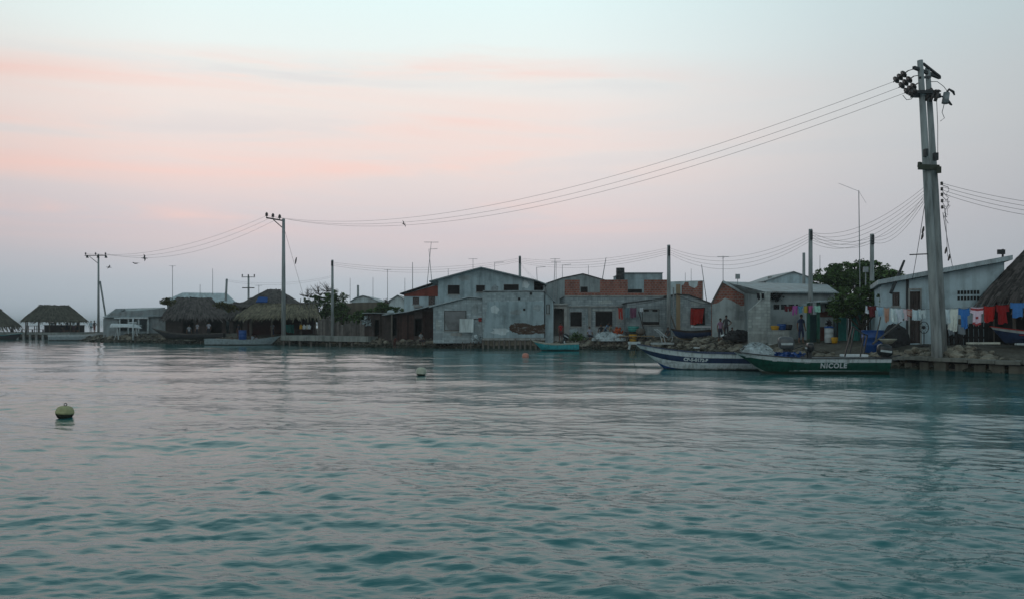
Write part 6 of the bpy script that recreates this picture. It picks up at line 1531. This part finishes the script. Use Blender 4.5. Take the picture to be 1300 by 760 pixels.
bird('dark seabird flying highest of the three near the far power pole, wings raised', 183, 328, 105, .9, .7, .6)
bird('dark seabird flying level just below the highest one near the far power pole', 171.5, 334.5, 108, .95, .1, 1.3)
bird('faint seabird flying lowest beside the far power pole', 138, 339.5, 125, .9, .45, .3)
bird('small bird flying under the long power lines, outside the two-storey house', 512.5, 284.5, 75, .5, .9, .8)

# ---- sky and light
def build_world():
    w = bpy.data.worlds.new('World'); SC.world = w; w.use_nodes = True; t = w.node_tree; n = t.nodes; L = t.links.new
    bg = n['Background']; out = n['World Output']
    tc = n.new('ShaderNodeTexCoord'); nz = n.new('ShaderNodeVectorMath'); nz.operation = 'NORMALIZE'; L(tc.outputs['Generated'], nz.inputs[0])
    sp = n.new('ShaderNodeSeparateXYZ'); L(nz.outputs[0], sp.inputs[0])
    def math_(op, a, b=None, clamp=False):
        m = n.new('ShaderNodeMath'); m.operation = op; m.use_clamp = clamp
        for k, v in enumerate((a, b)):
            if v is None: continue
            if hasattr(v, 'is_output'): L(v, m.inputs[k])
            else: m.inputs[k].default_value = v
        return m.outputs[0]
    def ramp(fac, st):
        r = n.new('ShaderNodeValToRGB'); e = r.color_ramp.elements
        while len(e) < len(st): e.new(.5)
        for k, (p, c) in enumerate(st): e[k].position = p; e[k].color = (*c, 1)
        L(fac, r.inputs[0]); return r.outputs[0]
    def mix(f, a, b, mode='MIX'):
        m = n.new('ShaderNodeMix'); m.data_type = 'RGBA'; m.blend_type = mode
        for v, k in ((f, 0), (a, 6), (b, 7)):
            if hasattr(v, 'is_output'): L(v, m.inputs[k])
            elif isinstance(v, (int, float)): m.inputs[k].default_value = v
            else: m.inputs[k].default_value = (*v, 1)
        return m.outputs[2]
    zc = math_('MAXIMUM', sp.outputs[2], 0.0)
    # the dusk veil of haze and high cloud, horizon to zenith
    veil = ramp(zc, [(0, (.45, .53, .60)), (.05, (.50, .55, .61)), (.12, (.68, .61, .64)), (.19, (.86, .75, .72)), (.265, (.90, .83, .79)), (.32, (.86, .94, .92)), (.385, (.80, .98, .98)), (.6, (.46, .60, .64)), (1, (.28, .40, .45))])
    # streaks of lit cloud
    mp = n.new('ShaderNodeMapping'); mp.inputs['Scale'].default_value = (1.3, 1.3, 16); mp.inputs['Rotation'].default_value = (0, math.radians(1.2), 0); L(nz.outputs[0], mp.inputs[0])
    ns = n.new('ShaderNodeTexNoise'); ns.inputs['Scale'].default_value = 1.7; ns.inputs['Detail'].default_value = 6; ns.inputs['Roughness'].default_value = .55; ns.inputs['Distortion'].default_value = .5; L(mp.outputs[0], ns.inputs['Vector'])
    lw = n.new('ShaderNodeTexNoise'); lw.inputs['Scale'].default_value = 2.6; lw.inputs['Detail'].default_value = 3; L(nz.outputs[0], lw.inputs['Vector'])
    tt = math_('DIVIDE', zc, math_('MAXIMUM', sp.outputs[1], .35))
    zz = math_('ADD', math_('ADD', tt, math_('MULTIPLY', sp.outputs[0], .03)), math_('MULTIPLY', math_('SUBTRACT', lw.outputs['Fac'], .5), .045))
    bandm = ramp(zz, [(.05, (0,) * 3), (.11, (.25,) * 3), (.134, (.9,) * 3), (.152, (.25,) * 3), (.17, (.3,) * 3), (.19, (1,) * 3), (.213, (.5,) * 3), (.243, (.85,) * 3), (.268, (.3,) * 3), (.288, (.35,) * 3), (.309, (1,) * 3), (.325, (.6,) * 3), (.348, (0,) * 3)])
    side = ramp(sp.outputs[0], [(.0, (0,) * 3), (.44, (1,) * 3)])
    pk = math_('MULTIPLY', ramp(ns.outputs['Fac'], [(.40, (.1,) * 3), (.60, (1,) * 3)]), bandm)
    pk = math_('MULTIPLY', pk, math_('SUBTRACT', 1.0, side))
    gr = math_('MULTIPLY', ramp(ns.outputs['Fac'], [(.33, (1,) * 3), (.48, (0,) * 3)]), bandm)
    col = mix(math_('MULTIPLY', pk, .74), veil, (1.0, .66, .585)); col = mix(math_('MULTIPLY', gr, .42), col, (.66, .665, .70))
    col = mix(math_('MULTIPLY', side, .75), col, ramp(zc, [(0, (.60, .64, .71)), (.13, (.70, .70, .74)), (.22, (.74, .77, .795)), (.4, (.72, .86, .90)), (1, (.28, .40, .45))]))
    # brighter towards where the sun went down, dim behind the viewer
    hx = n.new('ShaderNodeVectorMath'); hx.operation = 'DOT_PRODUCT'; L(nz.outputs[0], hx.inputs[0]); az = math.radians(-9); hx.inputs[1].default_value = (math.sin(az) * .97, math.cos(az) * .97, .24)
    glow = ramp(math_('ADD', math_('MULTIPLY', hx.outputs['Value'], .5), .5), [(.0, (.50, .62, .66)), (.45, (.42, .50, .53)), (.70, (.46, .51, .53)), (.84, (.60, .64, .66)), (.93, (.80, .82, .83)), (.985, (1, 1, 1))])
    col = mix(1.0, col, glow, 'MULTIPLY')
    sky = n.new('ShaderNodeTexSky'); sky.sky_type = 'NISHITA'; sky.sun_disc = False; sky.sun_elevation = math.radians(1.5); sky.sun_rotation = math.radians(198)
    bg.inputs['Strength'].default_value = .1
    sc = n.new('ShaderNodeVectorMath'); sc.operation = 'SCALE'; sc.inputs['Scale'].default_value = 10.6; L(col, sc.inputs[0])
    fin = mix(.93, sky.outputs[0], sc.outputs[0])
    L(fin, bg.inputs['Color']); L(bg.outputs[0], out.inputs[0])
build_world()
sun = bpy.data.lights.new('sun', 'SUN'); sun.energy = .32; sun.angle = math.radians(70); sun.color = (1, .93, .88)
so = bpy.data.objects.new('sun', sun); COL.objects.link(so); so.rotation_euler = Vector((math.sin(math.radians(18)), math.cos(math.radians(18)), -.30)).to_track_quat('-Z', 'Y').to_euler(); so.location = (-10, -60, 40)

hz = MB(); hz.box(-3600, 3600, -3600, 3600, -4.2, 16.2)
t = NT('air'); t.n.remove(t.b); vp = t.add('ShaderNodeVolumePrincipled'); vp.inputs['Color'].default_value = (.88, .95, .98, 1); vp.inputs['Density'].default_value = .0005; vp.inputs['Anisotropy'].default_value = .2
t.link(vp.outputs[0], t.n['Material Output'].inputs['Volume'])
o = hz.build('haze', t.m); tag(o, None, None, None, 'stuff')

cam = bpy.data.cameras.new('camera'); cam.lens = 36 * F / 1300; cam.sensor_width = 36; cam.shift_y = (HY - 380) / 1300; cam.clip_end = 20000; cam.clip_start = .1
co_ = bpy.data.objects.new('camera', cam); COL.objects.link(co_); co_.location = (0, 0, H); co_.rotation_euler = (math.pi / 2, 0, 0); SC.camera = co_
SC.view_settings.view_transform = 'Standard'; SC.view_settings.look = 'None'; SC.view_settings.exposure = 0; SC.view_settings.gamma = 1
SC.cycles.use_denoising = True; SC.cycles.max_bounces = 6; SC.cycles.use_adaptive_sampling = True; SC.cycles.adaptive_threshold = .01
for o in list(SC.objects):
    if 'h' in o.keys(): del o['h']
